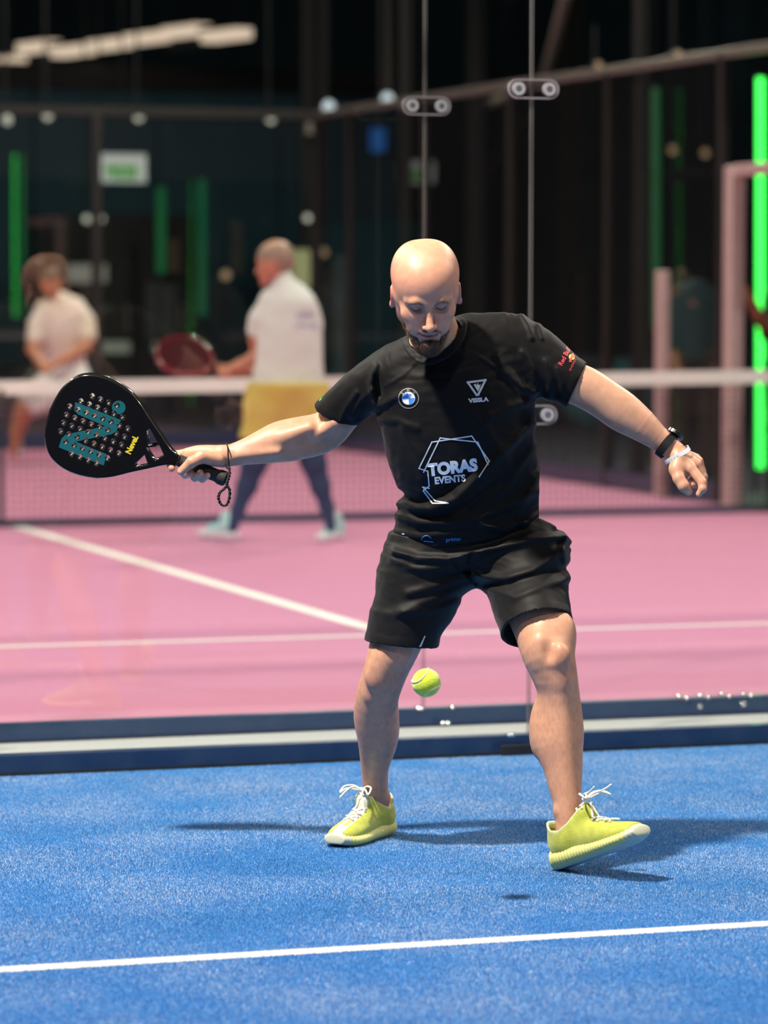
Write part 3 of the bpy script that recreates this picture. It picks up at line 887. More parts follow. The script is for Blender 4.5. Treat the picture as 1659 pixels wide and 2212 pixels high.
# feet inside the shoes
body.add(d_cone(q(816, 1765, 9.28), q(805, 1775, 9.26), .026, .02), .02)
body.add(d_cone(q(1226, 1815, 8.715), q(1245, 1820, 8.70), .024, .02), .02)

man = thing('person', q(1010, 1860, 8.97) * np.array((1, 1, 0)), 'bald bearded player in a black shirt and black shorts reaching out with a racket', 'person')
def body_colors(V):
    n = len(V); c = np.tile(SKIN, (n, 1)).astype(np.float32)
    L = (V - HEAD_C) @ HEAD_R / HEAD_S            # head-local
    x, f, z = np.abs(L[:, 0]), -L[:, 1], L[:, 2]
    head = (np.linalg.norm(L, axis=1) < .16)
    def mixc(col, w):
        w = (w * head)[:, None]; c[:] = c * (1 - w) + np.array(col, np.float32) * w
    nz = vnoise(V.astype(np.float32), 260)
    g = lambda a, s: np.exp(-(a / s) ** 2)
    # flushed forehead, nose, ears
    mixc((.70, .30, .21), .45 * g(f - .105, .025) * g(z + .03, .03) + .35 * g(z - .06, .03) * (f > .04))
    mixc((.66, .25, .19), .6 * ((x > .078) & (z > -.05)))
    # brows
    br = g(z - (.026 - 1.2 * (x - .03) ** 2 / .03), .0052) * sm01(x, .008, .016) * (1 - sm01(x, .046, .054)) * (f > .04)
    mixc((.13, .07, .045), .85 * br)
    # lashes along the lid
    ey = g(z + .0050 - 2.0 * (x - .031) ** 2 / .05, .0018) * sm01(x, .015, .020) * (1 - sm01(x, .044, .049)) * (f > .05)
    mixc((.03, .018, .014), .95 * ey)
    # lips
    zm = z + .0668 - 7.0 * x ** 2
    lip = g(x, .023) ** 2 * g(zm + .003, .009) * (f > .075)
    mixc((.46, .14, .13), .8 * np.clip(lip * 1.3, 0, 1))
    # stubble where the beard thins out
    st = beard_mask(x, f, z)
    mixc((.11, .060, .036), np.clip(.85 * sm01(st, -.6, .6) + .15 * nz * sm01(st, -.6, .3), 0, .92))
    # rosier knees, knuckles and finger tips
    px, py = pxy(V.astype(np.float32))
    def spot(cx, cy, r, col, w):
        ww = (w * np.exp(-(((px - cx) ** 2 + (py - cy) ** 2) / r ** 2)))[:, None]
        c[:] = c * (1 - ww) + np.array(col, np.float32) * ww
    for cx, cy, r in ((806, 1480, 26), (1216, 1425, 24), (1222, 1460, 22)): spot(cx, cy, r, (.58, .24, .16), .5)
    for cx, cy, r in ((371, 1012, 8), (433, 1022, 9), (448, 1027, 8), (412, 1024, 8)): spot(cx, cy, r, (.72, .22, .16), .7)
    for cx, cy, r in ((1493, 1012, 9), (1508, 1000, 9), (1518, 1042, 9), (1490, 1040, 10), (432, 986, 10)): spot(cx, cy, r, (.66, .26, .19), .5)
    for cx, cy, r in ((388, 1021, 4.5), (1488, 1064, 4.5), (1509, 1070, 3.5), (436, 1024, 3.5), (450, 1029, 3.2)): spot(cx, cy, r, (.78, .50, .42), .8)      # nails
    spot(1228, 1520, 22, (.50, .28, .19), .25)
    legs = (py > 1395)
    hair = np.clip(vnoise(V.astype(np.float32) * np.array((1, 1, .25), np.float32), 420), 0, 1) * legs * .16
    c[:] = c * (1 - hair[:, None] * np.array((.8, 1, 1.1), np.float32))
    return c
def beard_mask(x, f, z):
    """> 0 inside the beard (head-local metres): chin, jaw line up to the ears, moustache"""
    chin = 1 - ((x / .043) ** 2 + ((z + .107) / .023) ** 2)
    jaw = 1 - np.abs(z + .070 + .030 * np.clip((f - .0) / .07, 0, 1)) / .026
    jaw = np.where((x > .028) & (f > -.012), jaw - np.clip((.012 - f) / .02, 0, 1) * .6, -1)
    mou = 1 - (np.abs(z + .0515 + 4.5 * x ** 2 * 3) / .0055)
    mou = np.where((x < .031) & (x > .004) & (f > .06), mou - .35, -1)
    under = np.where((z < -.105) & (f > .03), 1 - np.abs(x) / .04, -1)
    m = np.maximum.reduce([chin, jaw, mou, under])
    lip = ((x / .022) ** 2 + ((z + .0685) / .013) ** 2) < 1
    return np.where(lip & (f > .07), -1, m)
M_SKIN = vcol_mat('skin', .44, .45, sss=.12, bump=(700, .12), mottled=.12)
def region(lo, hi, h, sm=1):
    return polygonize(body, lo, hi, h, smooth=sm)
Vs = []; Qs = []; off = 0
RG = [((840, 500, 8.5), (1010, 800, 9.05), .0019, 1), ((350, 880, 8.85), (765, 1075, 9.15), .0021, 1), ((1180, 760, 8.8), (1545, 1085, 9.05), .0021, 1),
      ((740, 1290, 8.85), (960, 1810, 9.36), .0032, 2), ((1060, 1260, 8.58), (1290, 1870, 9.1), .0032, 2), ((700, 740, 8.8), (1240, 1320, 9.22), .011, 1)]
for a, b2, h, sm in RG:
    P0, P1 = q(a[0], b2[1], a[2]), q(b2[0], a[1], b2[2])
    P0b, P1b = q(a[0], b2[1], b2[2]), q(b2[0], a[1], a[2])
    lo = np.minimum.reduce([P0, P1, P0b, P1b]); hi = np.maximum.reduce([P0, P1, P0b, P1b])
    V, Q = polygonize(body, lo, hi, h, smooth=sm)
    Vs.append(V); Qs.append(Q + off); off += len(V)
BODY_V, BODY_Q = [Vs[0]], [Qs[0]]
V = np.concatenate(Vs); Q = np.concatenate(Qs)
np_mesh('body', V, Q, M_SKIN, man, body_colors(V))

# ---- beard: a noisy coat over the jaw plus short hairs
def beard_field(P):
    L = (P - HEAD_C) @ HEAD_R / HEAD_S
    m = beard_mask(np.abs(L[:, 0]), -L[:, 1], L[:, 2])
    d = body(P)
    th = np.clip(m + .25, -1, .9) * (.0020 + .0055 * np.exp(-(L[:, 0] / .036) ** 2)) * np.where(L[:, 2] > -.075, .5, 1) + .0013 * vnoise(P, 330) + .001 * vnoise(P, 800)
    return d - th
bl = np.array([hw(x, f, z) for x in (-.08, .08) for f in (-.03, .12) for z in (-.14, -.04)])
Vb, Qb = polygonize(beard_field, bl.min(0), bl.max(0), .0019, smooth=0)
L = (Vb - HEAD_C) @ HEAD_R / HEAD_S
keep = (beard_mask(np.abs(L[:, 0]), -L[:, 1], L[:, 2]) > -.05) & (-L[:, 1] > .022) & (L[:, 2] < -.084 + .55 * np.clip(np.abs(L[:, 0]) - .018, 0, .04))
Qb = Qb[keep[Qb].all(1)]
M_BEARD = pmat('beard hair', (.055, .028, .016), .6, noise=(300, .8, (.16, .085, .045)))
beard = np_mesh('beard', Vb, Qb, M_BEARD, man)
tri = Qb; bm_ = MB()
cs = Vb[tri].mean(1); nr = np.cross(Vb[tri[:, 1]] - Vb[tri[:, 0]], Vb[tri[:, 2]] - Vb[tri[:, 0]]); nr /= np.linalg.norm(nr, axis=1)[:, None] + 1e-9
down = HEAD_R @ A3((0, -.25, -1))
pick = RNG.choice(len(tri), min(3800, len(tri)), replace=False)
hv = []; hf = []
for i in pick:
    c = cs[i]; d = nr[i] * .55 + down * .75 + RNG.normal(0, .28, 3); d /= np.linalg.norm(d)
    ln = RNG.uniform(.004, .0095); w = np.cross(d, (0, 1, 0)); w /= np.linalg.norm(w) + 1e-9
    o = len(hv); hv += [c - w * .0004 - d * .001, c + w * .0004 - d * .001, c + d * ln, c - np.array((0, .0006, 0)) - d * .001]
    hf += [(o, o + 1, o + 2), (o + 1, o + 3, o + 2), (o + 3, o, o + 2)]
bm_.add(hv, hf); h_ = bm_.build('beard_hairs', M_BEARD, beard, recalc=False); h_['kind'] = 'stuff'
# ------------------------------------------------------------------ clothes of the player in black
def ridge_set(P, d, folds, near):
    """folds: (polyline px, half-width px, height m); near(P)->weight of the camera-facing side"""
    px, py = pxy(P); wgt = near(P); out = np.zeros(len(P), np.float32)
    for line, w, hgt in folds:
        L = np.array(line, np.float32)
        x0, x1 = L[:, 0].min() - 3 * w, L[:, 0].max() + 3 * w; y0, y1 = L[:, 1].min() - 3 * w, L[:, 1].max() + 3 * w
        idx = np.nonzero((px > x0) & (px < x1) & (py > y0) & (py < y1))[0]
        if len(idx) == 0: continue
        a = px[idx]; b = py[idx]; best = np.full(len(idx), 1e9, np.float32)
        for i in range(len(L) - 1):
            dx, dy = L[i + 1] - L[i]; t = np.clip(((a - L[i, 0]) * dx + (b - L[i, 1]) * dy) / (dx * dx + dy * dy), 0, 1)
            best = np.minimum(best, (a - L[i, 0] - t * dx) ** 2 + (b - L[i, 1] - t * dy) ** 2)
        out[idx] += 1.35 * hgt * np.exp(-best / w ** 2)
    return d - out * wgt
def plane(p, n):
    n = A3(n); n = n / np.linalg.norm(n); p = A3(p)
    return lambda P: (P - p) @ n
M_BLACKF = pmat('black sports fabric', (.0040, .0038, .0040), .62, spec=.17, sheen=.03, bump=(900, .10))
M_BLACKS = pmat('black shorts fabric', (.0052, .0050, .0050), .60, spec=.22, sheen=.05, bump=(900, .12))

shirt = Sculpt()
shirt.add(d_tube(rows([(1016, 1225, 9.06, 170, .152), (1018, 1160, 9.055, 168, .152), (1021, 1105, 9.03, 161, .146), (1020, 1055, 9.0, 151, .140), (1004, 1000, 8.98, 156, .139), (993, 950, 8.965, 163, .140),
                       (987, 900, 8.955, 168, .140), (981, 850, 8.945, 168, .134), (976, 800, 8.94, 152, .124), (965, 762, 8.935, 118, .108), (952, 728, 8.93, 82, .09)])), .02)
shirt.add(d_tube(rows([(930, 778, 8.94, 58, .078), (862, 794, 8.95, 56, .075), (806, 829, 8.98, 53, .068), (757, 869, 9.02, 51, .062), (722, 903, 9.05, 51, .060), (688, 938, 9.08, 51, .06)]), (-.695, 0, .72)), .035)
shirt.add(d_tube(rows([(1020, 752, 8.94, 70, .08), (1085, 750, 8.95, 76, .078), (1145, 774, 8.955, 73, .072), (1200, 806, 8.95, 60, .064), (1245, 832, 8.95, 52, .058), (1290, 862, 8.945, 50, .056)]), (.6, 0, .8)), .035)
SH_F = [ # creases the photo shows (px), width, height
    ([(846, 1086), (880, 1100), (930, 1102), (985, 1080), (1045, 1020), (1100, 965), (1148, 915)], 11, .010),
    ([(852, 1112), (900, 1128), (960, 1132), (1040, 1118), (1110, 1085), (1165, 1060)], 10, .008),
    ([(850, 1148), (905, 1160), (980, 1152), (1060, 1140), (1130, 1128)], 9, .006),
    ([(1040, 1132), (1090, 1146), (1150, 1122), (1180, 1100)], 7, .007),
    ([(1118, 1120), (1150, 1140), (1186, 1122)], 6, .006),
    ([(868, 1066), (905, 1082), (955, 1066), (1010, 1020)], 9, -.007),
    ([(860, 1098), (930, 1116), (1010, 1094), (1080, 1040)], 8, -.006),
    ([(1168, 1020), (1140, 1070), (1120, 1110)], 9, .005),
    ([(1160, 960), (1120, 1010), (1090, 1060)], 10, .004),
    ([(815, 880), (845, 862), (880, 850)], 8, .006), ([(820, 905), (860, 910), (900, 925)], 9, .004),
    ([(808, 870), (800, 830), (812, 790)], 7, .007), ([(822, 852), (812, 815)], 6, -.006),
    ([(760, 900), (778, 868), (800, 845)], 7, .005), ([(735, 912), (748, 880), (770, 850)], 6, .004),
    ([(1150, 850), (1120, 830), (1090, 800), (1075, 770)], 9, .006), ([(1140, 868), (1100, 880), (1060, 900)], 9, .005),
    ([(1160, 845), (1150, 800), (1130, 760)], 8, .005), ([(1185, 858), (1190, 820), (1180, 780)], 8, .005), ([(1212, 862), (1215, 830), (1205, 795)], 7, .004),
    ([(1128, 680), (1140, 700), (1150, 730)], 6, .005), ([(1165, 702), (1172, 730)], 5, .004),
    ([(870, 930), (900, 980), (915, 1030)], 12, .004), ([(1000, 880), (1060, 940), (1100, 1000)], 14, .003), ([(900, 780), (870, 812), (830, 835)], 4, .0022), ([(1035, 770), (1080, 800), (1120, 850)], 4, .0022)]
_front = lambda P: sm01(9.02 - .0 * P[:, 2] - P[:, 1], -.06, .02)
def keep_base(P, d):
    keep_base.d = d; return d
shirt.then(keep_base)
shirt.then(lambda P, d: ridge_set(P, d, SH_F, _front))
shirt.then(lambda P, d: d - .0016 * vnoise(P * A3((1, 1, .6)), 34) - .0008 * vnoise(P, 90))
c_hole = d_tube(rows([(936, 640, 8.80, 57, .062), (938, 700, 8.865, 58, .065), (942, 745, 8.90, 57, .069), (944, 775, 8.915, 40, .055)]))[0]
hemp = q(1000, 1176, 8.92)
def hem_fn(P):      # > 0 below the hem, which rises towards his left hip
    px, py = pxy(P)
    line = np.interp(px, [830, 850, 900, 960, 1020, 1100, 1150, 1200], [1180, 1184, 1188, 1185, 1178, 1164, 1150, 1136]) + 46 * np.clip((P[:, 1] - 9.0), -.2, .2)
    return (py - line) * K9
cuffA = plane(q(735, 897, 9.03), (-.28, .42, -.96)); cuffB = plane(q(1248, 829, 8.95), (.90, -.10, -.40))
def cuff_cut(P):
    a = np.where((P[:, 0] < q(815, 0, 9)[0]), cuffA(P), -1); b = np.where(P[:, 0] > q(1170, 0, 9)[0], cuffB(P), -1)
    return np.maximum(a, b)
shirt_solid = Sculpt(); shirt_solid.ops = shirt.ops; shirt_solid.post = list(shirt.post)
def bands(P, d):
    return d - .0011 * ((np.abs(hem_fn(P) + .010) < .010) | (np.abs(cuff_cut(P) + .010) < .010))
shirt.then(bands)
shirt.then(lambda P, d: np.maximum(d, -(keep_base.d + .0065 + .012 * sm01(-np.maximum.reduce([hem_fn(P), cuff_cut(P), -c_hole(P)]), .012, .05)).astype(np.float32)))
shirt.then(lambda P, d: np.maximum.reduce([d, hem_fn(P).astype(np.float32), cuff_cut(P).astype(np.float32), -c_hole(P)]))
lo, hi = shirt.bounds()
SV, SQ = polygonize(shirt, lo, hi, .0036, smooth=1)
t_shirt = np_mesh('t_shirt', SV, SQ, M_BLACKF, man)
tag(t_shirt, 'black sports t-shirt with sponsor prints')
SHB = bvh_of(SV, SQ)
def collar_field(P):
    return np.maximum(np.abs(c_hole(P) - .006) - .0085, np.abs(shirt_solid(P) + .0015) - .0034).astype(np.float32)
a, b2 = q(850, 800, 8.7), q(1030, 650, 9.12)
CV, CQ = polygonize(collar_field, np.minimum(a, b2), np.maximum(a, b2), .003, smooth=1)
np_mesh('collar', CV, CQ, M_BLACKS, t_shirt)

# shorts
shorts = Sculpt()
shorts.add(d_tube(rows([(1022, 1095, 9.04, 138, .126), (1026, 1130, 9.045, 160, .136), (1036, 1160, 9.05, 196, .142), (1034, 1195, 9.05, 188, .140), (1032, 1220, 9.05, 150, .12), (1032, 1236, 9.05, 30, .03)]), cap=.14), .02)
shorts.add(d_tube(rows([(955, 1195, 9.06, 100, .12), (915, 1235, 9.06, 98, .128), (900, 1290, 9.055, 92, .120), (879, 1340, 9.05, 82, .112), (867, 1386, 9.05, 80, .108), (858, 1425, 9.05, 80, .106)])), .03)
shorts.add(d_tube(rows([(1105, 1195, 9.03, 104, .12), (1132, 1225, 9.0, 94, .126), (1143, 1285, 8.945, 86, .118), (1157, 1340, 8.88, 80, .110), (1166, 1385, 8.83, 79, .106), (1172, 1420, 8.80, 79, .104)])), .03)
SR_F = [([(850, 1190), (900, 1206), (970, 1208), (1060, 1185), (1150, 1165), (1225, 1160)], 9, .008), ([(845, 1210), (905, 1230), (980, 1226)], 9, .005),
        ([(1020, 1245), (960, 1262), (880, 1282)], 10, .006), ([(1015, 1262), (950, 1290), (870, 1318)], 10, .006), ([(990, 1300), (930, 1320), (860, 1325)], 9, .004),
        ([(1030, 1246), (1085, 1250), (1150, 1232), (1215, 1190)], 10, .007), ([(1045, 1262), (1100, 1262), (1165, 1240), (1225, 1225)], 9, -.005),
        ([(1055, 1275), (1110, 1290), (1180, 1262), (1228, 1250)], 9, .005), ([(1020, 1200), (1012, 1235), (1028, 1258)], 6, -.006),
        ([(1232, 1150), (1218, 1185), (1222, 1215)], 8, .006), ([(1080, 1335), (1120, 1350), (1180, 1330)], 9, .003), ([(805, 1320), (850, 1330), (900, 1318)], 10, .003)]
shorts.then(keep_base)
shorts.then(lambda P, d: ridge_set(P, d, SR_F, lambda P: sm01(9.05 - P[:, 1], -.08, .0)))
shorts.then(lambda P, d: d - .0014 * vnoise(P, 30) - .0006 * vnoise(P, 85))
hemA = plane(q(866, 1391, 9.05), (-.10, -.02, -1)); hemB = plane(q(1163, 1357, 8.86), (.16, -.50, -.85)); waist = plane(q(1018, 1112, 9.05), (.05, 0, 1))
def short_cut(P):
    px, py = pxy(P)
    sep = np.where(px < 1030, hemA(P), hemB(P))
    top = (np.interp(px, [1150, 1190, 1220, 1245], [1112, 1130, 1150, 1180]) - py) * K9 * .8      # slopes off over the hip
    return np.maximum(sep, np.where(px > 1150, top, waist(P)))
shorts.then(lambda P, d: d - .0011 * (np.abs(short_cut(P) + .011) < .011))
shorts.then(lambda P, d: np.maximum(d, -(keep_base.d + .0065 + .012 * sm01(-short_cut(P), .012, .05)).astype(np.float32)))
shorts.then(lambda P, d: np.maximum(d, short_cut(P).astype(np.float32)))
lo, hi = shorts.bounds()
V, Q = polygonize(shorts, lo, hi, .0038, smooth=1)
so = np_mesh('shorts', V, Q, M_BLACKS, man); tag(so, 'plain black sports shorts')

# ------------------------------------------------------------------ prints laid on the cloth
def subdivide_to(bm, L):
    bmesh.ops.triangulate(bm, faces=bm.faces[:])
    for _ in range(6):
        es = [e for e in bm.edges if e.calc_length() > L]
        if not es: break
        bmesh.ops.subdivide_edges(bm, edges=es, cuts=1); bmesh.ops.triangulate(bm, faces=[f for f in bm.faces if len(f.verts) > 3])
def print_on(name, bm, mat, parent, bvh, lift=.0012, L=5.0):
    """bm holds a flat shape in photo pixels (x, y); it is laid on the cloth under it"""
    subdivide_to(bm, L)
    dead = []
    for v in bm.verts:
        d = (at(v.co.x, v.co.y, 9.0) - CAMP).normalized()
        h = bvh.ray_cast(CAMP, d)
        if h[0] is None: dead.append(v); continue
        v.co = h[0] - d * lift
    bmesh.ops.delete(bm, geom=dead, context='VERTS')
    me = bpy.data.meshes.new(name); bm.to_mesh(me); bm.free(); me.materials.append(mat)
    return link(name, me, parent)
def poly_bm(polys):
    bm = bmesh.new()
    for p in polys:
        vs_ = [bm.verts.new((x, y, 0)) for x, y in p]; bm.faces.new(vs_)
    bm.normal_update()
    return bm
def text_bm(body, origin, ux, size, squash=1.0, bold=.0, align='LEFT', shear=0.0, up=None):
    """lettering as flat mesh in pixel space: origin px, ux baseline direction (px), size px"""
    cu = bpy.data.curves.new('lettering', 'FONT'); cu.body = body; cu.align_x = align; cu.offset = bold; cu.resolution_u = 4; cu.shear = shear
    ob = bpy.data.objects.new('lettering', cu); COL.objects.link(ob)
    bpy.context.view_layer.update()
    me = ob.evaluated_get(bpy.context.evaluated_depsgraph_get()).to_mesh()
    bm = bmesh.new(); bm.from_mesh(me); ob.evaluated_get(bpy.context.evaluated_depsgraph_get()).to_mesh_clear()
    bpy.data.objects.remove(ob, do_unlink=True); bpy.data.curves.remove(cu)
    n = math.hypot(*ux); ux = (ux[0] / n, ux[1] / n); uy = up if up else (ux[1], -ux[0])
    for v in bm.verts:
        x, y = v.co.x * size * squash, v.co.y * size
        v.co = Vector((origin[0] + ux[0] * x + uy[0] * y, origin[1] + ux[1] * x + uy[1] * y, 0))
    return bm
def stroke(pts, w, closed=True):
    """polyline as a band of width w (px) -> list of quads"""
    n = len(pts); out = []
    for i in range(n if closed else n - 1):
        a, b = Vector(pts[i]), Vector(pts[(i + 1) % n]); d = (b - a).normalized(); nn = Vector((-d.y, d.x)) * w / 2; e = d * w / 2
        out.append([tuple(a - e + nn), tuple(b + e + nn), tuple(b + e - nn), tuple(a - e - nn)])
    return out
def arc(cx, cy, r, a0, a1, n=20): return [(cx + r * math.cos(math.radians(a0 + (a1 - a0) * k / n)), cy + r * math.sin(math.radians(a0 + (a1 - a0) * k / n))) for k in range(n + 1)]
M_PSIL = pmat('silver print', (.74, .78, .84), .4, metal=.3)
M_PGREY = M_PSIL
M_PWHITE = pmat('white print', (.80, .82, .86), .5); M_PBLUE = pmat('blue print', (.05, .25, .75), .5)
M_PRING = pmat('grey ring print', (.22, .22, .24), .5); M_PRED = pmat('red print', (.55, .05, .07), .5); M_PYEL = pmat('yellow print', (.90, .55, .02), .5)
M_PGRN = pmat('green print', (.09, .55, .06), .5)
# roundel on the right breast
cx, cy, r = 882.5, 860.5, 22.5; tl = math.radians(-4)
print_on('round_badge', poly_bm(stroke(arc(cx, cy, r - 1, 0, 350, 35), 1.9)), M_PRING, t_shirt, SHB)
print_on('round_badge', poly_bm(stroke(arc(cx, cy, 13.6, 0, 350, 30), 1.0)), M_PWHITE, t_shirt, SHB, .0013)
for k in range(4):
    a0 = 90 * k - 4
    print_on('badge_quarter', poly_bm([[(cx, cy)] + arc(cx, cy, 13.2, a0, a0 + 90, 10)]), M_PWHITE if k in (1, 3) else M_PBLUE, t_shirt, SHB, .0016)
for ch, an in (('B', -142), ('M', -94), ('W', -46)):
    a = math.radians(an); o = (cx + 17.4 * math.cos(a), cy + 17.4 * math.sin(a)); ux = (-math.sin(a), math.cos(a))
    o = (o[0] - math.cos(a) * 2.3, o[1] - math.sin(a) * 2.3)
    print_on('badge_letter', text_bm(ch, o, ux, 7, align='CENTER'), M_PRING, t_shirt, SHB, .0016, 2.5)
# triangle badge with its word
T = [(1008.5, 824), (1051, 818.5), (1034.5, 855), (1028, 855.8)]
print_on('triangle_badge', poly_bm(stroke([(1010.5, 826), (1048.5, 821), (1033, 852.5), (1029.5, 853)], 4.6)), M_PGREY, t_shirt, SHB)
print_on('triangle_badge', poly_bm([[(1023, 831), (1028, 828.5), (1029, 833), (1032.5, 826.5), (1034, 832.5), (1038.5, 829), (1037, 836), (1032.5, 846), (1027, 837)]]), M_PGREY, t_shirt, SHB)
print_on('lettering', text_bm('VISSLA', (1013, 870), (1, -.09), 12, 1.2, .06), M_PGREY, t_shirt, SHB, .0012, 3)
# big print on the belly: crossing outlines and two words
print_on('outline_print', poly_bm(stroke([(905, 1012), (933, 955), (1019, 942), (1057, 996), (1035, 1030)], 2.6, False)), M_PSIL, t_shirt, SHB)
print_on('outline_print', poly_bm(stroke([(927, 1055), (913, 1052), (940, 1082), (966, 1086)], 2.4, False)), M_PSIL, t_shirt, SHB)
print_on('outline_print', poly_bm(stroke([(915, 1020), (951, 946), (985, 950), (1032, 955), (1054, 1003)], 2.6, False)), M_PSIL, t_shirt, SHB, .0014)
print_on('outline_print', poly_bm(stroke([(905, 1012), (924, 1018), (927, 1050), (914, 1060), (934, 1087), (968, 1087)], 2.6, False)), M_PSIL, t_shirt, SHB, .0014)
print_on('lettering', text_bm('TORAS', (926, 1027.5), (1, -.115), 35, .965, .06), M_PSIL, t_shirt, SHB)
print_on('lettering', text_bm('EVENTS', (939, 1045.5), (1, -.095), 20.5, .95, .042), M_PSIL, t_shirt, SHB)
# little sponsor marks along the hem
print_on('hem_mark', poly_bm([[(861, 1156), (872, 1158), (872, 1161), (861, 1159)], [(868, 1152), (874, 1153), (873, 1155), (868, 1154)], [(874, 1158), (883, 1161), (882, 1163), (874, 1161)]]), M_PWHITE, t_shirt, SHB, .0014)
print_on('hem_mark', poly_bm(stroke(arc(921, 1168, 11, 190, 330, 10), 1.8, False) + [[(915, 1168), (936, 1170), (936, 1172), (915, 1170)]]), M_PBLUE, t_shirt, SHB, .0014)
print_on('lettering', text_bm('primo', (963, 1170), (1, -.07), 12, 1.1, .01), M_PBLUE, t_shirt, SHB, .0014, 3)
# sleeve prints
print_on('lettering', text_bm('Red Bull', (1214, 791), (.46, -.89), 15, .86, .03), M_PRED, t_shirt, SHB, .0012, 3)
print_on('sleeve_badge', poly_bm([arc(1235, 771, 6.5, 0, 345, 16)]), M_PYEL, t_shirt, SHB, .0012, 3)
print_on('sleeve_badge', poly_bm([[(1229, 783), (1230, 774), (1234, 771), (1237, 774), (1234, 779), (1236, 783), (1232, 781)], [(1233, 770), (1236, 763), (1240, 762), (1239, 768), (1242, 772), (1237, 773)]]), M_PRED, t_shirt, SHB, .0016, 3)
print_on('lettering', text_bm('ENERGY', (1233, 802), (.42, -.91), 6.5, 1.25, .0), M_PRED, t_shirt, SHB, .0012, 3)
print_on('sleeve_badge', poly_bm([[(686, 858), (690, 851), (698, 846), (701, 851), (695, 861), (690, 866)]]), M_PGRN, t_shirt, SHB, .0012, 3)
print_on('sleeve_badge', poly_bm(stroke(arc(700.5, 847, 4, 0, 300, 12), 2.0, False)), M_PWHITE, t_shirt, SHB, .0014, 3)
print_on('lit_slit_sliver', poly_bm([[(917, 1373), (919.5, 1374), (910, 1397), (905, 1398)]]), M_PGREY, so, bvh_of(V, Q), .0012)  # pale sliver painted as blue bounce light on the skin in the hem slit
# thin chain at the neck
nb = bvh_of(BODY_V[0], BODY_Q[0]); b = MB(); nc = Vector(q(940, 722, 8.885)); e1 = Vector((.95, 0, .30)); e2 = Vector((0, -.86, -.50))
for k in range(150):
    an = 2 * math.pi * k / 150; d = (e1 * math.cos(an) + e2 * math.sin(an)).normalized(); h = nb.ray_cast(nc + d * .14, -d)
    if h[0] is None: continue
    p = h[0] + d * .0012; b.tube([p - EZ * .0015, p, p + EZ * .0015], [.0008, .0018, .0008], 6)
k_ = b.build('necklace', pmat('gold chain', (.75, .55, .28), .25, 1.0), man, smooth=True); k_['kind'] = 'stuff'

# ------------------------------------------------------------------ shoes
M_KNIT = vcol_mat('lime knit', .75, .3, bump=(420, .5), sheen=.3, mottled=.18)
M_SOLE = vcol_mat('lime rubber', .45, .45, sss=.1)
M_LACE = pmat('white lace', (.82, .80, .70), .7, bump=(500, .3))
def shoe_upper(P):
    d = up_f(P)
    x, y, z = P[:, 0], P[:, 1], P[:, 2]
    d = np.maximum(d, -(d + .0055))
    zc = np.interp(x, [.0, .025, .05, .075, .10, .125, .145, .150], [.120, .116, .090, .083, .093, .112, .122, .30])
    return np.maximum(d, z - zc).astype(np.float32)
up_f = Sculpt()
up_f.add(d_tube([(.036, 0, .050, .033, .042), (.075, 0, .056, .0345, .050), (.115, 0, .052, .036, .046), (.155, 0, .044, .039, .040), (.20, 0, .036, .043, .031), (.245, 0, .031, .0405, .024), (.272, 0, .029, .030, .018)], (0, 1, 0)), .01)
up_f.add(d_cone((.066, 0, .06), (.062, 0, .125), .042, .040), .02)
up_f.add(d_cone((.09, 0, .075), (.135, 0, .105), .030, .024), .025)
sole_f = Sculpt()
sole_f.add(d_tube([(.012, 0, .024, .026, .026), (.04, 0, .024, .040, .029), (.10, 0, .022, .041, .027), (.15, 0, .019, .043, .024), (.20, 0, .017, .050, .022), (.245, 0, .018, .049, .020), (.284, 0, .024, .032, .016)], (0, 1, 0)), .01)
def sole(P):
    d = sole_f(P); x, y, z = P[:, 0], P[:, 1], P[:, 2]
    heel = np.clip((.045 - x) / .03, 0, 1); ph = x / .0095 + heel * y / .0095 * .5
    d = d - .0010 * np.sin(2 * math.pi * ph) * (z > .006) * sm01(z, .004, .012)
    bot = .012 * sm01(x, .215, .30) ** 1.5
    return np.maximum(d, bot - z).astype(np.float32)
UV_, UQ_ = polygonize(shoe_upper, (-.02, -.06, -.01), (.32, .06, .14), .0026, smooth=1)
SV_, SQ_ = polygonize(sole, (-.02, -.06, -.01), (.32, .06, .06), .0022, smooth=0)
UB_ = bvh_of(UV_, UQ_)
LIME = np.array((.47, .52, .065)); PALE = np.array((.70, .69, .24))
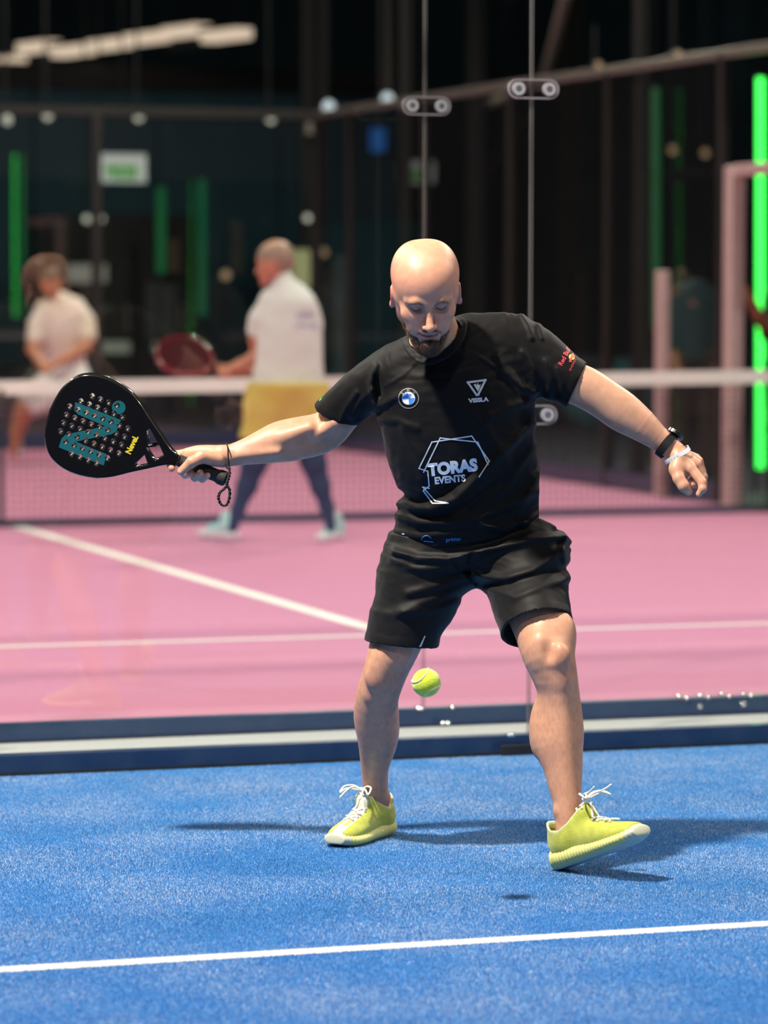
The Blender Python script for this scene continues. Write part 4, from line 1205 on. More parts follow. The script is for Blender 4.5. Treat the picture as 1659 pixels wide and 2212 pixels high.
def shoe(origin, fwd, up, stripe, label, flip, scl=1.0):
    f = Vector(fwd).normalized(); u = Vector(up); u = (u - f * u.dot(f)).normalized(); l = u.cross(f)
    X = Matrix.Identity(4)
    for i in range(3): X[i][0] = f[i] * scl; X[i][1] = l[i] * scl; X[i][2] = u[i] * scl; X[i][3] = origin[i]
    c = np.tile(LIME, (len(UV_), 1))
    rim = (UV_[:, 2] > np.interp(UV_[:, 0], [.0, .025, .05, .075, .10, .125, .145, .150], [.120, .116, .090, .083, .093, .112, .122, .30]) - .006)
    c[rim] = (.55, .60, .36)
    if stripe:
        w = (np.abs(UV_[:, 1] - .004) < .014) & (UV_[:, 0] > .10)
        c[w] = (.78, .78, .66)
        c[w & (np.abs(UV_[:, 1] - .006) < .006) & (UV_[:, 0] > .205) & (UV_[:, 0] < .25)] = (.58, .66, .12)
    s_ = np_mesh('shoe', UV_, UQ_, M_KNIT, man, c, X); tag(s_, label)
    cs_ = np.tile(PALE, (len(SV_), 1)); bt = SV_[:, 2] < .0035 + .012 * sm01(SV_[:, 0], .215, .30) ** 1.5
    cs_[bt] = (.55, .58, .50); cs_[(SV_[:, 0] > .268)] = (.62, .64, .45)
    np_mesh('sole', SV_, SQ_, M_SOLE, s_, cs_, X)
    # laces: rows over the instep, then a bow
    def top(x, y):
        h = UB_.ray_cast(Vector((x, y, .3)), Vector((0, 0, -1))); return Vector((x, y, (h[0].z if h[0] else .08) + .0025))
    b = MB()
    for k, x in enumerate((.135, .152, .169, .186, .203)):
        w = .020 - k * .0012; e = 1 if k % 2 else -1
        pts = [top(x + .012 * t * e, w * t) for t in np.linspace(-1, 1, 9)]
        b.tube([X @ p for p in pts], .0027, 7)
        pts = [top(x - .010 * t * e + .006, w * t) for t in np.linspace(-1, 1, 9)]
        b.tube([X @ (p + Vector((0, 0, .003))) for p in pts], .0027, 7)
    n0 = top(.148, 0) + Vector((0, 0, .006))
    for e in (-1, 1):
        lp = [n0, n0 + Vector((.008, e * .020, .012)), n0 + Vector((.022, e * .040, .010)), n0 + Vector((.040, e * .042, -.004)), n0 + Vector((.030, e * .028, .006)), n0 + Vector((.006, e * .006, .001))]
        b.tube([X @ Vector(p) for p in catmull(lp, 6)], .0025, 7)
        en = [n0, n0 + Vector((.014, e * .016, .010)), n0 + Vector((.038, e * .024, .002 + flip * .008)), n0 + Vector((.062, e * .030, -.014 + flip * .03))]
        b.tube([X @ Vector(p) for p in catmull(en, 5)], .0023, 7)
    b.tube([X @ (n0 + Vector((-.005, -.005, 0))), X @ (n0 + Vector((.004, .0, .004))), X @ (n0 + Vector((.006, .006, 0)))], .005, 8)
    b.build('laces', M_LACE, s_, smooth=True)
    return X
pA = q(816, 1740, 9.27); fA = Vector((-.50, -.866, 0))
shoe((pA[0] - fA.x * .066, pA[1] - fA.y * .066, .001), fA, (0, 0, 1), True, 'lime knit shoe with a white stripe, flat on the turf', 0)
pB = Vector(q(1224, 1790, 8.725)); fB = Vector((.66, -.66, .36)).normalized(); uB = (Vector((0, 0, 1)) - fB * fB.z).normalized()
oB = pB - fB * .078 - uB * .108; oB.z = max(oB.z, -.004)
shoe(oB, fB, uB, False, 'lime knit shoe with toes raised off the turf', 1, 1.07)

# ------------------------------------------------------------------ watch and paper wristband
def band(c, T, n1, a, b_, wd, th, name, mat, parent, n=48, wob=0.0):
    T = Vector(T).normalized(); n1 = Vector(n1); n1 = (n1 - T * n1.dot(T)).normalized(); n2 = T.cross(n1); V = []; F = []
    for i in range(n):
        an = 2 * math.pi * i / n; d = n1 * (math.cos(an)); e = n2 * math.sin(an)
        s_ = wob * math.sin(2 * an)
        for w, o in ((-wd / 2, 0), (wd / 2, 0), (wd / 2, th), (-wd / 2, th)):
            V.append(Vector(c) + d * (a + o) + e * (b_ + o) + T * (w + s_))
        for k in range(4):
            k2 = (k + 1) % 4; j = (i + 1) % n
            F.append((4 * i + k, 4 * i + k2, 4 * j + k2, 4 * j + k))
    m = MB(); m.add(V, F); return m.build(name, mat, parent, smooth='auto')
M_STRAP = pmat('black rubber strap', (.005, .005, .007), .6, spec=.25); M_SCREEN = pmat('watch glass', (.01, .01, .012), .08, coat=1.0)
AT = Vector(q(1462, 978, 8.915)) - Vector(q(1418, 944, 8.93))
n_in = Vector((.61, 0, .79))
wc = Vector(q(1439, 963, 8.926))
wat = thing('watch', wc, None, None); wat.parent = man; wat.matrix_parent_inverse = world_of(man).inverted(); wat['label'] = 'black wristwatch on a rubber strap'
band(wc, AT, n_in, .0305, .0255, .020, .0028, 'strap', M_STRAP, wat)
A_ = AT.normalized(); up_ = (n_in - A_ * n_in.dot(A_)).normalized(); up_ = (up_ + Vector((0, .25, 0))).normalized(); sd_ = A_.cross(up_)
cc = wc + up_ * .038
b = MB(); b.tube([cc - up_ * .005, cc - up_ * .004, cc + up_ * .004, cc + up_ * .005], [.021, .023, .023, .021], 32); b.build('case', pmat('watch case', (.10, .10, .10), .25, .9), wat, smooth='auto')
b = MB(); b.tube([cc + up_ * .005, cc + up_ * .0062], [.0205, .0185], 32); b.build('dial', M_SCREEN, wat, smooth='auto')
for s_ in (-.008, .008):
    b = MB(); e = cc + sd_ * -.0215 + A_ * s_; b.tube([e, e - sd_ * .004], .003, 12); b.build('button', M_ALU, wat, smooth='auto')
n_wb = Vector((.83, 0, .55)); T_wb = Vector((.55, 0, -.83)); c = Vector(q(1463, 983, 8.917))
wb = band(c, T_wb, n_wb, .0350, .0300, .0105, .0012, 'wristband', pmat('white paper band', (.85, .87, .92), .5), man, wob=.002)
tag(wb, 'white paper wristband next to the watch')
b = MB(); n2 = T_wb.cross(n_wb)
for k in range(5):
    an = math.radians((-150 + 14 * k) if n2.y > 0 else (150 - 14 * k))
    p = c + n_wb * (.0364 * math.cos(an)) + n2 * (.0314 * math.sin(an)); nn = (n_wb * math.cos(an) / .0345 + n2 * math.sin(an) / .0255).normalized()
    b.disc(p + nn * .0003, T_wb, nn.cross(T_wb), .0016, 10)
h_ = b.build('snap_hole', pmat('snap hole', (.45, .40, .38), .6), wb)
# ================================================================== RACKET AND BALL OF THE PLAYER IN BLACK
RK_Y = 8.995
_o = Vector(at(482, 1033, RK_Y)); RS = RK_Y / FPX
rex = Vector((-.928, .02, .371)).normalized(); rey = Vector((.371, -.11, .922)); rey = (rey - rex * rey.dot(rex)).normalized(); rez = rex.cross(rey)
if rez.y > 0: rez = -rez              # towards the camera
def rk(a, b, c=0.0): return _o + rex * (a * RS) + rey * (b * RS) + rez * c
def rk_ab(px, py):
    dx, dy = px - 482, py - 1033
    return (dx * -.928 + dy * -.371, dx * .371 + dy * -.928)
def crop_ab(cx_, cy_): return rk_ab(80 + cx_ * .28933, 780 + cy_ * .28933)
racket = thing('padel_racket', rk(0, 0), 'black padel racket with a teal print in the hand of the player in black', 'racket')
half = [(104, 13), (118, 15), (135, 24), (155, 38), (190, 62), (225, 87), (257, 102), (300, 110), (335, 107.5), (365, 95), (384, 73), (396, 42), (401, 0)]
hs = catmull([(a, b, 0) for a, b in half], 5)[:, :2]
outline = [tuple(p) for p in hs] + [(a, -b) for a, b in hs[::-1][1:]]
cr_holes = [[(420, 252, 4)], [(335, 291, 6)], [(250, 330, 8)], [(225, 392, 8)], [(202, 452, 8)], [(180, 517, 8)], [(218, 601, 6)], [(258, 687, 4)]]
HOLES = []
for rw in cr_holes:
    for x0, y0, n in rw:
        HOLES += [crop_ab(x0 + 62 * k, y0 + 23.3 * k) for k in range(n)]
HR = 5.4
throat = [[rk_ab(*p) for p in pp] for pp in ([(319, 929), (325, 925), (341, 955), (336, 960), (322, 961)], [(318, 966), (345, 960), (355, 982), (336, 992), (329, 984)], [(293, 1001), (313, 982), (320, 1002), (295, 1007)])]
def filled(splines, thick, bevel, name):
    """2D filled curve with holes -> mesh in (a, b, c) racket space (px, px, m)"""
    cu = bpy.data.curves.new(name, 'CURVE'); cu.dimensions = '2D'; cu.fill_mode = 'BOTH'; cu.extrude = thick / 2 - bevel; cu.bevel_depth = bevel; cu.bevel_resolution = 2
    cu.offset = -bevel
    for pts in splines:
        sp = cu.splines.new('POLY'); sp.points.add(len(pts) - 1); sp.use_cyclic_u = True
        for i, (a, b) in enumerate(pts): sp.points[i].co = (a * RS, b * RS, 0, 1)
    ob = bpy.data.objects.new(name, cu); COL.objects.link(ob); bpy.context.view_layer.update()
    ev = ob.evaluated_get(bpy.context.evaluated_depsgraph_get()); me = bpy.data.meshes.new_from_object(ev)
    bpy.data.objects.remove(ob, do_unlink=True)
    return me
def circ(c, r, n=18): return [(c[0] + r * math.cos(2 * math.pi * k / n), c[1] + r * math.sin(2 * math.pi * k / n)) for k in range(n)]
me = filled([outline] + [circ(h, HR) for h in HOLES] + throat, .036, .004, 'face')
RKM = Matrix.Identity(4)
for i in range(3): RKM[i][0] = rex[i]; RKM[i][1] = rey[i]; RKM[i][2] = rez[i]; RKM[i][3] = _o[i]
me.transform(RKM)
M_RBLK = pmat('black racket face', (.004, .004, .005), .6, spec=.08); M_RRIM = pmat('glossy racket frame', (.012, .012, .011), .16, coat=.8)
me.materials.clear(); me.materials.append(M_RBLK); me.materials.append(M_RRIM)
me.update()
for p in me.polygons:
    if abs(p.normal.dot(rez)) < .8: p.material_index = 1
link('face', me, racket)
# light rims inside the drilled holes
M_HRIM = pmat('drilled hole wall', (.16, .15, .14), .35)
for h in HOLES:
    b = MB(); b.tube([rk(h[0], h[1], -.0175), rk(h[0], h[1], .0175)], HR * RS * 1.0, 18, caps=False); o = b.build('hole', M_HRIM, racket, smooth=True, recalc=False)
# frame edge guard along the head
b = MB(); n = len(outline)
gp = [rk(a * 1.0, b_, 0) for a, b_ in outline if a > 245]
cg = rk(300, 0)
V = []; F = []
for i, (a, b_) in enumerate([p for p in outline if p[0] > 245]):
    d = (rex * (a - 300) + rey * b_).normalized()
    for o_, c_ in ((.0005, -.013), (.0022, -.010), (.0022, .010), (.0005, .013)): V.append(rk(a, b_, c_) + d * o_)
    if i:
        for k in range(3): F.append((4 * i - 4 + k, 4 * i - 3 + k, 4 * i + 1 + k, 4 * i + k))
b.add(V, F); b.build('edge_guard', M_RRIM, racket, smooth=True)
# teal mark, dot and yellow word on the face
def rk_print(name, bm, mat, lift=.0006):
    """bm in crop pixels of the racket view"""
    for v in bm.verts:
        a, b_ = crop_ab(v.co.x, v.co.y); v.co = (a, b_, 0)
    subdivide_to(bm, 1.6)
    bmesh.ops.delete(bm, geom=[f for f in bm.faces if min((f.calc_center_median().x - h[0]) ** 2 + (f.calc_center_median().y - h[1]) ** 2 for h in HOLES) < (HR + .5) ** 2], context='FACES')
    for v in bm.verts: v.co = rk(v.co.x, v.co.y, .018 + lift)
    me = bpy.data.meshes.new(name); bm.to_mesh(me); bm.free(); me.materials.append(mat); return link(name, me, racket)
M_TEAL = pmat('teal print', (.004, .115, .125), .45); M_YEL = pmat('yellow racket print', (.80, .66, .03), .5)
NP = [(292, 300), (632, 432), (628, 455), (600, 515), (565, 540), (292, 598), (522, 690), (500, 778), (163, 642), (185, 575), (215, 545), (515, 480), (310, 392), (284, 362)]
rk_print('teal_mark', poly_bm([NP]), M_TEAL)
rk_print('teal_dot', poly_bm([circ((618, 338), 51, 30)]), M_TEAL)
rk_print('lettering', text_bm('Nevel.', (700, 694), (.43, -.90), 62, .92, .04, up=(-.90, -.43)), M_YEL)
# throat, grip and butt
b = MB(); b.tube([rk(128, 1), rk(112, 0), rk(100, 0)], [.016, .0155, .0150], 14); b.build('throat', M_RBLK, racket, smooth=True)
M_GRIP = pmat('black overgrip', (.012, .012, .013), .7, bump=(160, .5))
rr = []; pp = []
for k in range(60):
    t = k / 59; a = 108 - 104 * t; pp.append(rk(a, 0)); rr.append(.0148 + .0016 * t + .0007 * ((k % 7) / 7.0))
b = MB(); b.tube(pp, rr, 16); b.build('grip', M_GRIP, racket, smooth=True)
b = MB(); b.tube([rk(14, 0), rk(8, 0), rk(-4, 0), rk(-8, 0)], [.0168, .0195, .0195, .015], 18); b.build('butt_cap', M_GRIP, racket, smooth='auto')
# wrist cord: loop round the wrist, twisted tail with a hanging eye
cd = MB()
wcx = [q(489, 959, 9.012), q(492, 966, 8.985), q(493, 985, 8.982), q(494, 1003, 8.985), q(493, 1011, 8.998), q(489, 1010, 9.03), q(485, 995, 9.045), q(484, 972, 9.042), q(486, 961, 9.03), q(489, 959, 9.012)]
cd.tube(catmull(wcx, 6), .0019, 8)
for ph in (0, math.pi):
    base = catmull([q(494, 1006, 8.985), q(496, 1022, 8.975), q(493, 1036, 8.97), q(490, 1048, 8.97), q(496, 1058, 8.97), q(495, 1078, 8.97), q(488, 1092, 8.97), q(478, 1090, 8.97), q(472, 1076, 8.97), q(475, 1064, 8.972), q(484, 1056, 8.972), q(491, 1048, 8.972)], 8)
    cd.tube([p + A3((.0021 * math.cos(i * .8 + ph), .0021 * math.sin(i * .8 + ph), .0008 * math.sin(i * .8 + ph))) for i, p in enumerate(base)], .0023, 7)
cd.tube(catmull([np.array(rk(-7, -6)), q(489, 1043, 8.99), q(492, 1048, 8.975)], 5), .0026, 8)
o = cd.build('wrist_cord', pmat('black cord', (.008, .008, .009), .8), racket, smooth=True)

# ball in the air
bc = Vector(at(921, 1475, 8.22)); BR = .0333
M_BALL = pmat('yellow felt', (.70, .84, .03), .9, noise=(300, .5, (.50, .72, .02)), bump=(420, .9), sheen=.6)
ball = thing('padel_ball', bc, 'yellow felt ball with pale seams in the air between the player\'s legs', 'ball')
bm = bmesh.new(); bmesh.ops.create_icosphere(bm, subdivisions=5, radius=BR)
for v in bm.verts: v.co = v.co.normalized() * (BR + .0004 * math.sin(v.co.x * 2400) * math.sin(v.co.y * 2300) * math.sin(v.co.z * 2500)) + bc
me = bpy.data.meshes.new('felt'); bm.to_mesh(me); bm.free(); me.materials.append(M_BALL); me.polygons.foreach_set('use_smooth', [True] * len(me.polygons)); link('felt', me, ball)
sr = Matrix.Rotation(math.radians(50), 3, 'Y') @ Matrix.Rotation(math.radians(-78), 3, 'X') @ Matrix.Rotation(math.radians(48), 3, 'Z')
sp = []
for k in range(120):
    t = 2 * math.pi * k / 120; a_, b_ = .44, .56
    x = math.cos(t) + .0; a0 = math.pi / 2 - (math.pi / 2 - .62) * math.cos(t); b0 = t / 2 + .62 * math.sin(2 * t)
    A_1, B_1 = .75, .25
    vx = A_1 * math.cos(t) + B_1 * math.cos(3 * t); vy = A_1 * math.sin(t) - B_1 * math.sin(3 * t); vz = 2 * math.sqrt(A_1 * B_1) * math.sin(2 * t)
    sp.append(bc + (sr @ Vector((vx, vy, vz))) * (BR + .0004))
sm = MB(); sm.tube(sp + [sp[0]], .0017, 6); sm.build('seam', pmat('ball seam', (.75, .78, .55), .8), ball, smooth=True)
# ================================================================== THE OTHER PEOPLE
def limb(S, pts, k=.02, Y0=None):
    """pts (px, py, Y, r px at that distance)"""
    W = [(q(x, y, Y), r * Y / FPX) for x, y, Y, r in pts]
    for (a, ra), (b, rb) in zip(W[:-1], W[1:]): S.add(d_cone(a, b, ra, rb), k)
def mesh_of(S, name, mat, parent, h, colors=None, smooth=1):
    lo, hi = S.bounds(); V, Q = polygonize(S, lo, hi, h, smooth=smooth)
    return np_mesh(name, V, Q, mat, parent, None if colors is None else colors(V))
M_SK2 = vcol_mat('skin of the others', .5, .4)
def hand_of(S, p, d, r=.012, Y=None):
    """closed hand at p around a handle, fingers side by side"""
    p = A3(p); d = A3(d) / np.linalg.norm(d); sde = np.cross(d, A3((0, 1, 0))); sde /= np.linalg.norm(sde) + 1e-6
    S.add(d_ell(p, (.040, .030, .042)), .012)
    for k in range(4):
        c = p + d * (.028 - .019 * k)
        S.add(d_cone(c + sde * .02, c + A3((0, -.035, 0)) + sde * .018, r, r * .9), .006); S.add(d_cone(c + A3((0, -.035, 0)) + sde * .018, c + A3((0, -.03, 0)) - sde * .012, r * .9, r * .75), .005)
    S.add(d_cone(p - sde * .02, p - sde * .03 + d * .045 + A3((0, -.02, 0)), r * 1.2, r * .85), .008)
def simple_racket(label, grip, d, n, mat, rim, s=1.0):
    """round-headed padel racket seen from any side; grip end, direction to the tip, face normal"""
    d = Vector(d).normalized(); n = Vector(n); n = (n - d * n.dot(d)).normalized(); e = d.cross(n); g = Vector(grip)
    t = thing('padel_racket', g, label, 'racket')
    prof = [(.0, .10), (.045, .13), (.085, .17), (.118, .23), (.126, .29), (.115, .35), (.085, .40), (.045, .43), (.0, .44)]
    poly = [(w, a) for w, a in prof] + [(-w, a) for w, a in prof[::-1][1:-1]]
    b = MB(); b.prism(poly, g, e, d, n, .036); f_ = b.build('face', mat, t)
    b = MB(); ring = [g + e * w + d * a for w, a in poly]; b.tube(ring + [ring[0]], .019, 8); b.build('rim', rim, t, smooth=True)
    for i in range(-2, 3):
        for j in range(5):
            if abs(i) + abs(j - 2) > 3: continue
            c = g + e * (i * .034) + d * (.20 + j * .034)
            b = MB(); b.disc(c + n * .0188, e, d, .0065, 10); b.disc(c - n * .0188, e, d, .0065, 10); b.build('hole', M_BLKST, f_, recalc=False)
    b = MB(); b.tube([g, g + d * .13], [.017, .015], 12); b.build('grip', M_GRIP, t, smooth=True)
    return t
# ---- player in white and yellow, seen from behind at the net
Y2 = 20.12
p2 = thing('person', on_z(590, 1172) , 'player in white polo, yellow shorts and navy leggings seen from behind by the net', 'person')
H2 = q(592, 569, Y2 - .02); R2 = rot3(.12, 0, -1.95)
S = Sculpt(); sculpt_head(S, H2, R2, 1.0)
limb(S, [(603, 590, Y2, 20), (614, 628, Y2, 23), (620, 660, Y2, 30)])
limb(S, [(558, 690, Y2 + .02, 17), (556, 730, Y2 + .04, 18), (558, 768, Y2 + .05, 15.5), (520, 790, Y2 + .05, 14), (488, 800, Y2 + .05, 10)])
limb(S, [(665, 700, Y2 + .05, 15), (660, 770, Y2 + .14, 14), (590, 800, Y2 + .28, 12), (500, 806, Y2 + .12, 10)])
limb(S, [(625, 690, Y2, 40), (622, 800, Y2, 42)], .04)
limb(S, [(600, 860, Y2, 36), (545, 1010, Y2 - .02, 16), (505, 1125, Y2, 11)]); limb(S, [(655, 860, Y2, 36), (683, 1010, Y2 - .02, 16), (714, 1122, Y2 + .02, 11)])
hand_of(S, q(484, 803, Y2 + .05), q(440, 790, Y2 + .05) - q(484, 803, Y2 + .05))
def col2(V):
    c = np.tile(np.array((.50, .20, .13), np.float32), (len(V), 1)); L = (V - H2) @ R2
    hair = (L[:, 2] > .015 + .35 * np.clip(-L[:, 1] - .02, 0, 1)) & (np.linalg.norm(L, axis=1) < .2) | ((L[:, 1] > .045) & (L[:, 2] > -.055) & (np.linalg.norm(L, axis=1) < .2))
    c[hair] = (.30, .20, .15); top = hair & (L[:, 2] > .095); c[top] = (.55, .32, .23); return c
mesh_of(S, 'body', M_SK2, p2, .008, col2)
M_POLO = pmat('white polo', (.66, .65, .63), .8, noise=(7, .3, (.60, .59, .57)))
S = Sculpt()
S.add(d_tube([(*q(x, y, Y2 + dy), w * Y2 / FPX, dp) for x, y, w, dp, dy in ((621, 845, 78, .145, .0), (624, 800, 75, .145, 0), (626, 740, 70, .145, 0), (628, 690, 67, .14, 0), (622, 650, 55, .125, 0), (612, 622, 36, .09, 0), (606, 606, 22, .07, 0))]), .02)
limb(S, [(590, 655, Y2 + .02, 33), (566, 690, Y2 + .03, 26), (558, 712, Y2 + .04, 25)], .03); limb(S, [(652, 662, Y2 - .05, 32), (668, 700, Y2 + .05, 26), (664, 735, Y2 + .12, 24)], .03)
lowcut = q(620, 838, Y2)[2]
S.then(lambda P, d: np.maximum(d - .003 * vnoise(P, 22), lowcut - .02 * (P[:, 0] - H2[0]) - P[:, 2]).astype(np.float32))
polo = mesh_of(S, 'polo_shirt', M_POLO, p2, .009)
S = Sculpt(); limb(S, [(605, 596, Y2, 24), (609, 606, Y2, 26)], .01); mesh_of(S, 'collar', M_POLO, polo, .009)
V, Q = None, None
M_YSH = pmat('yellow shorts', (.60, .46, .12), .75, noise=(6, .5, (.55, .38, .06)), bump=(60, .4))
S = Sculpt(); limb(S, [(618, 832, Y2, 82), (600, 870, Y2, 70), (572, 945, Y2 - .02, 55)], .05); limb(S, [(630, 832, Y2, 82), (650, 880, Y2, 66), (662, 935, Y2 - .02, 54)], .05)
zt, zb = q(620, 826, Y2)[2], q(620, 948, Y2)[2]
S.then(lambda P, d: np.maximum.reduce([d - .004 * vnoise(P, 18), P[:, 2] - zt, zb - P[:, 2]]).astype(np.float32))
mesh_of(S, 'shorts', M_YSH, p2, .010)
M_NLEG = pmat('navy leggings', (.006, .018, .065), .7)
for k, pts in enumerate(([(575, 930, Y2, 42), (550, 1000, Y2 - .02, 27), (533, 1050, Y2 - .01, 22), (514, 1100, Y2, 15), (503, 1140, Y2, 12)], [(655, 930, Y2, 42), (678, 1000, Y2 - .02, 27), (692, 1050, Y2 - .01, 21), (706, 1095, Y2 + .01, 15), (714, 1138, Y2 + .02, 12)])):
    S = Sculpt(); limb(S, pts, .03); mesh_of(S, 'legging', M_NLEG, p2, .009)
M_SHT = pmat('pale teal shoe', (.30, .62, .62), .6, noise=(20, .6, (.72, .78, .76))); M_SHW = pmat('white shoe sole', (.78, .76, .76), .6)
def far_shoe(parent, heel, toe, Y_, s=1.0, mu=M_SHT, ms=M_SHW):
    a, b2 = A3(heel), A3(toe); d = (b2 - a); d[2] = 0; d /= np.linalg.norm(d)
    S = Sculpt(); S.add(d_cone(a + d * .04 + A3((0, 0, .07)), a + d * .20 + A3((0, 0, .045)), .046, .036), .02); S.add(d_cone(a + d * .05 + A3((0, 0, .075)), a + d * .07 + A3((0, 0, .12)), .045, .042), .02)
    sh = mesh_of(S, 'shoe', mu, parent, .008)
    S = Sculpt(); S.add(d_cone(a + d * .02 + A3((0, 0, .03)), a + d * .26 + A3((0, 0, .03)), .042, .044), .01)
    S.then(lambda P, dd: np.maximum.reduce([dd, -P[:, 2] + .002, P[:, 2] - .045]).astype(np.float32)); mesh_of(S, 'sole', ms, sh, .008)
z0 = lambda x, y: np.array(on_z(x, y), dtype=np.float32)
far_shoe(p2, z0(508, 1166), z0(430, 1160), Y2); far_shoe(p2, z0(733, 1164), z0(690, 1172), Y2)
# faint two-line print on his back
PB = BVHTree.FromObject(polo, bpy.context.evaluated_depsgraph_get()) if False else None
me_ = polo.data; bv = BVHTree.FromPolygons([v.co.copy() for v in me_.vertices], [tuple(p.vertices) for p in me_.polygons])
M_BP = pmat('faded blue print', (.30, .34, .55), .7)
mw = world_of(polo)
for yy, xs in ((678, (640, 650, 660, 672)), (700, (642, 655, 668, 678))):
    for x in xs: print_on('back_print', poly_bm([[(x, yy), (x + 8, yy - 1), (x + 8, yy + 6), (x, yy + 7)]]), M_BP, polo, bv, .004, 6)
simple_racket('red and black padel racket held out by the player in white', q(492, 806, Y2 + .05), q(420, 778, Y2 + .12) - q(492, 806, Y2 + .05), (.45, -.8, .35),
              pmat('red racket face', (.05, .007, .010), .3), pmat('red racket rim', (.20, .02, .03), .2, coat=.5))

# ---- player bending over on the far side of the net
Y3 = 29.0
p3 = thing('person', on_z(100, 1000), 'player in a cream and white polo leaning forward beyond the net', 'person')
H3 = q(110, 611, Y3 - .12); R3 = rot3(.35, -.05, .1)
S = Sculpt(); sculpt_head(S, H3, R3, 1.02)
limb(S, [(114, 632, Y3 - .05, 15), (122, 656, Y3, 18)])
limb(S, [(78, 700, Y3 - .1, 13), (70, 755, Y3 - .2, 12), (96, 795, Y3 - .35, 9)]); limb(S, [(190, 690, Y3 - .05, 13), (188, 745, Y3 - .15, 12), (140, 775, Y3 - .3, 10), (104, 795, Y3 - .38, 8)])
limb(S, [(130, 690, Y3, 36), (135, 800, Y3 + .1, 34)], .04)
limb(S, [(120, 830, Y3, 32), (55, 880, Y3 - .15, 22), (38, 930, Y3 - .05, 15), (30, 980, Y3, 9)]); limb(S, [(160, 830, Y3, 32), (195, 890, Y3 - .15, 22), (205, 940, Y3 - .05, 15), (208, 990, Y3, 9)])
hand_of(S, q(98, 797, Y3 - .38), q(60, 800, Y3 - .4) - q(98, 797, Y3 - .38), .011)
def col3(V):
    c = np.tile(np.array((.52, .22, .12), np.float32), (len(V), 1)); L = (V - H3) @ R3; n = np.linalg.norm(L, axis=1)
    hair = (n < .2) & ((L[:, 2] > .055) | (L[:, 1] > .03) & (L[:, 2] > -.04)); c[hair] = (.10, .055, .03)
    bd = (n < .2) & (L[:, 2] < -.06) & (L[:, 1] < -.02) & (L[:, 2] > -.13); c[bd] = (.30, .14, .08); return c
mesh_of(S, 'body', M_SK2, p3, .010, col3)
M_CREAM = pmat('cream polo', (.72, .60, .46), .8, noise=(5, .9, (.80, .72, .70)))
S = Sculpt()
S.add(d_tube([(*q(x, y, Y3 + dy), w * Y3 / FPX, dp) for x, y, w, dp, dy in ((140, 820, 48, .15, .1), (136, 770, 47, .15, .06), (132, 720, 50, .15, 0), (130, 685, 52, .14, -.02), (126, 655, 36, .11, -.03), (118, 640, 18, .07, -.05))]), .02)
limb(S, [(100, 672, Y3 - .05, 26), (82, 700, Y3 - .1, 20), (76, 730, Y3 - .15, 19)], .03); limb(S, [(160, 668, Y3, 27), (184, 695, Y3 - .04, 21), (190, 725, Y3 - .1, 20)], .03)
mesh_of(S, 'polo_shirt', M_CREAM, p3, .011)
S = Sculpt(); limb(S, [(140, 815, Y3 + .08, 48), (110, 845, Y3, 40), (70, 868, Y3 - .12, 32)], .05); limb(S, [(145, 815, Y3 + .08, 48), (170, 850, Y3, 38), (190, 880, Y3 - .12, 30)], .05)
mesh_of(S, 'shorts', pmat('white shorts', (.74, .73, .71), .8), p3, .012)
M_SHG = pmat('grey shoe', (.30, .30, .33), .7)
far_shoe(p3, z0(38, 985), z0(10, 1000), Y3, mu=M_SHG); far_shoe(p3, z0(205, 990), z0(225, 1004), Y3, mu=M_SHG)
simple_racket('dark padel racket held low by the leaning player', q(104, 800, Y3 - .38), q(20, 812, Y3 - .42) - q(104, 800, Y3 - .38), (.1, -.5, .8), M_RBLK, M_RRIM)

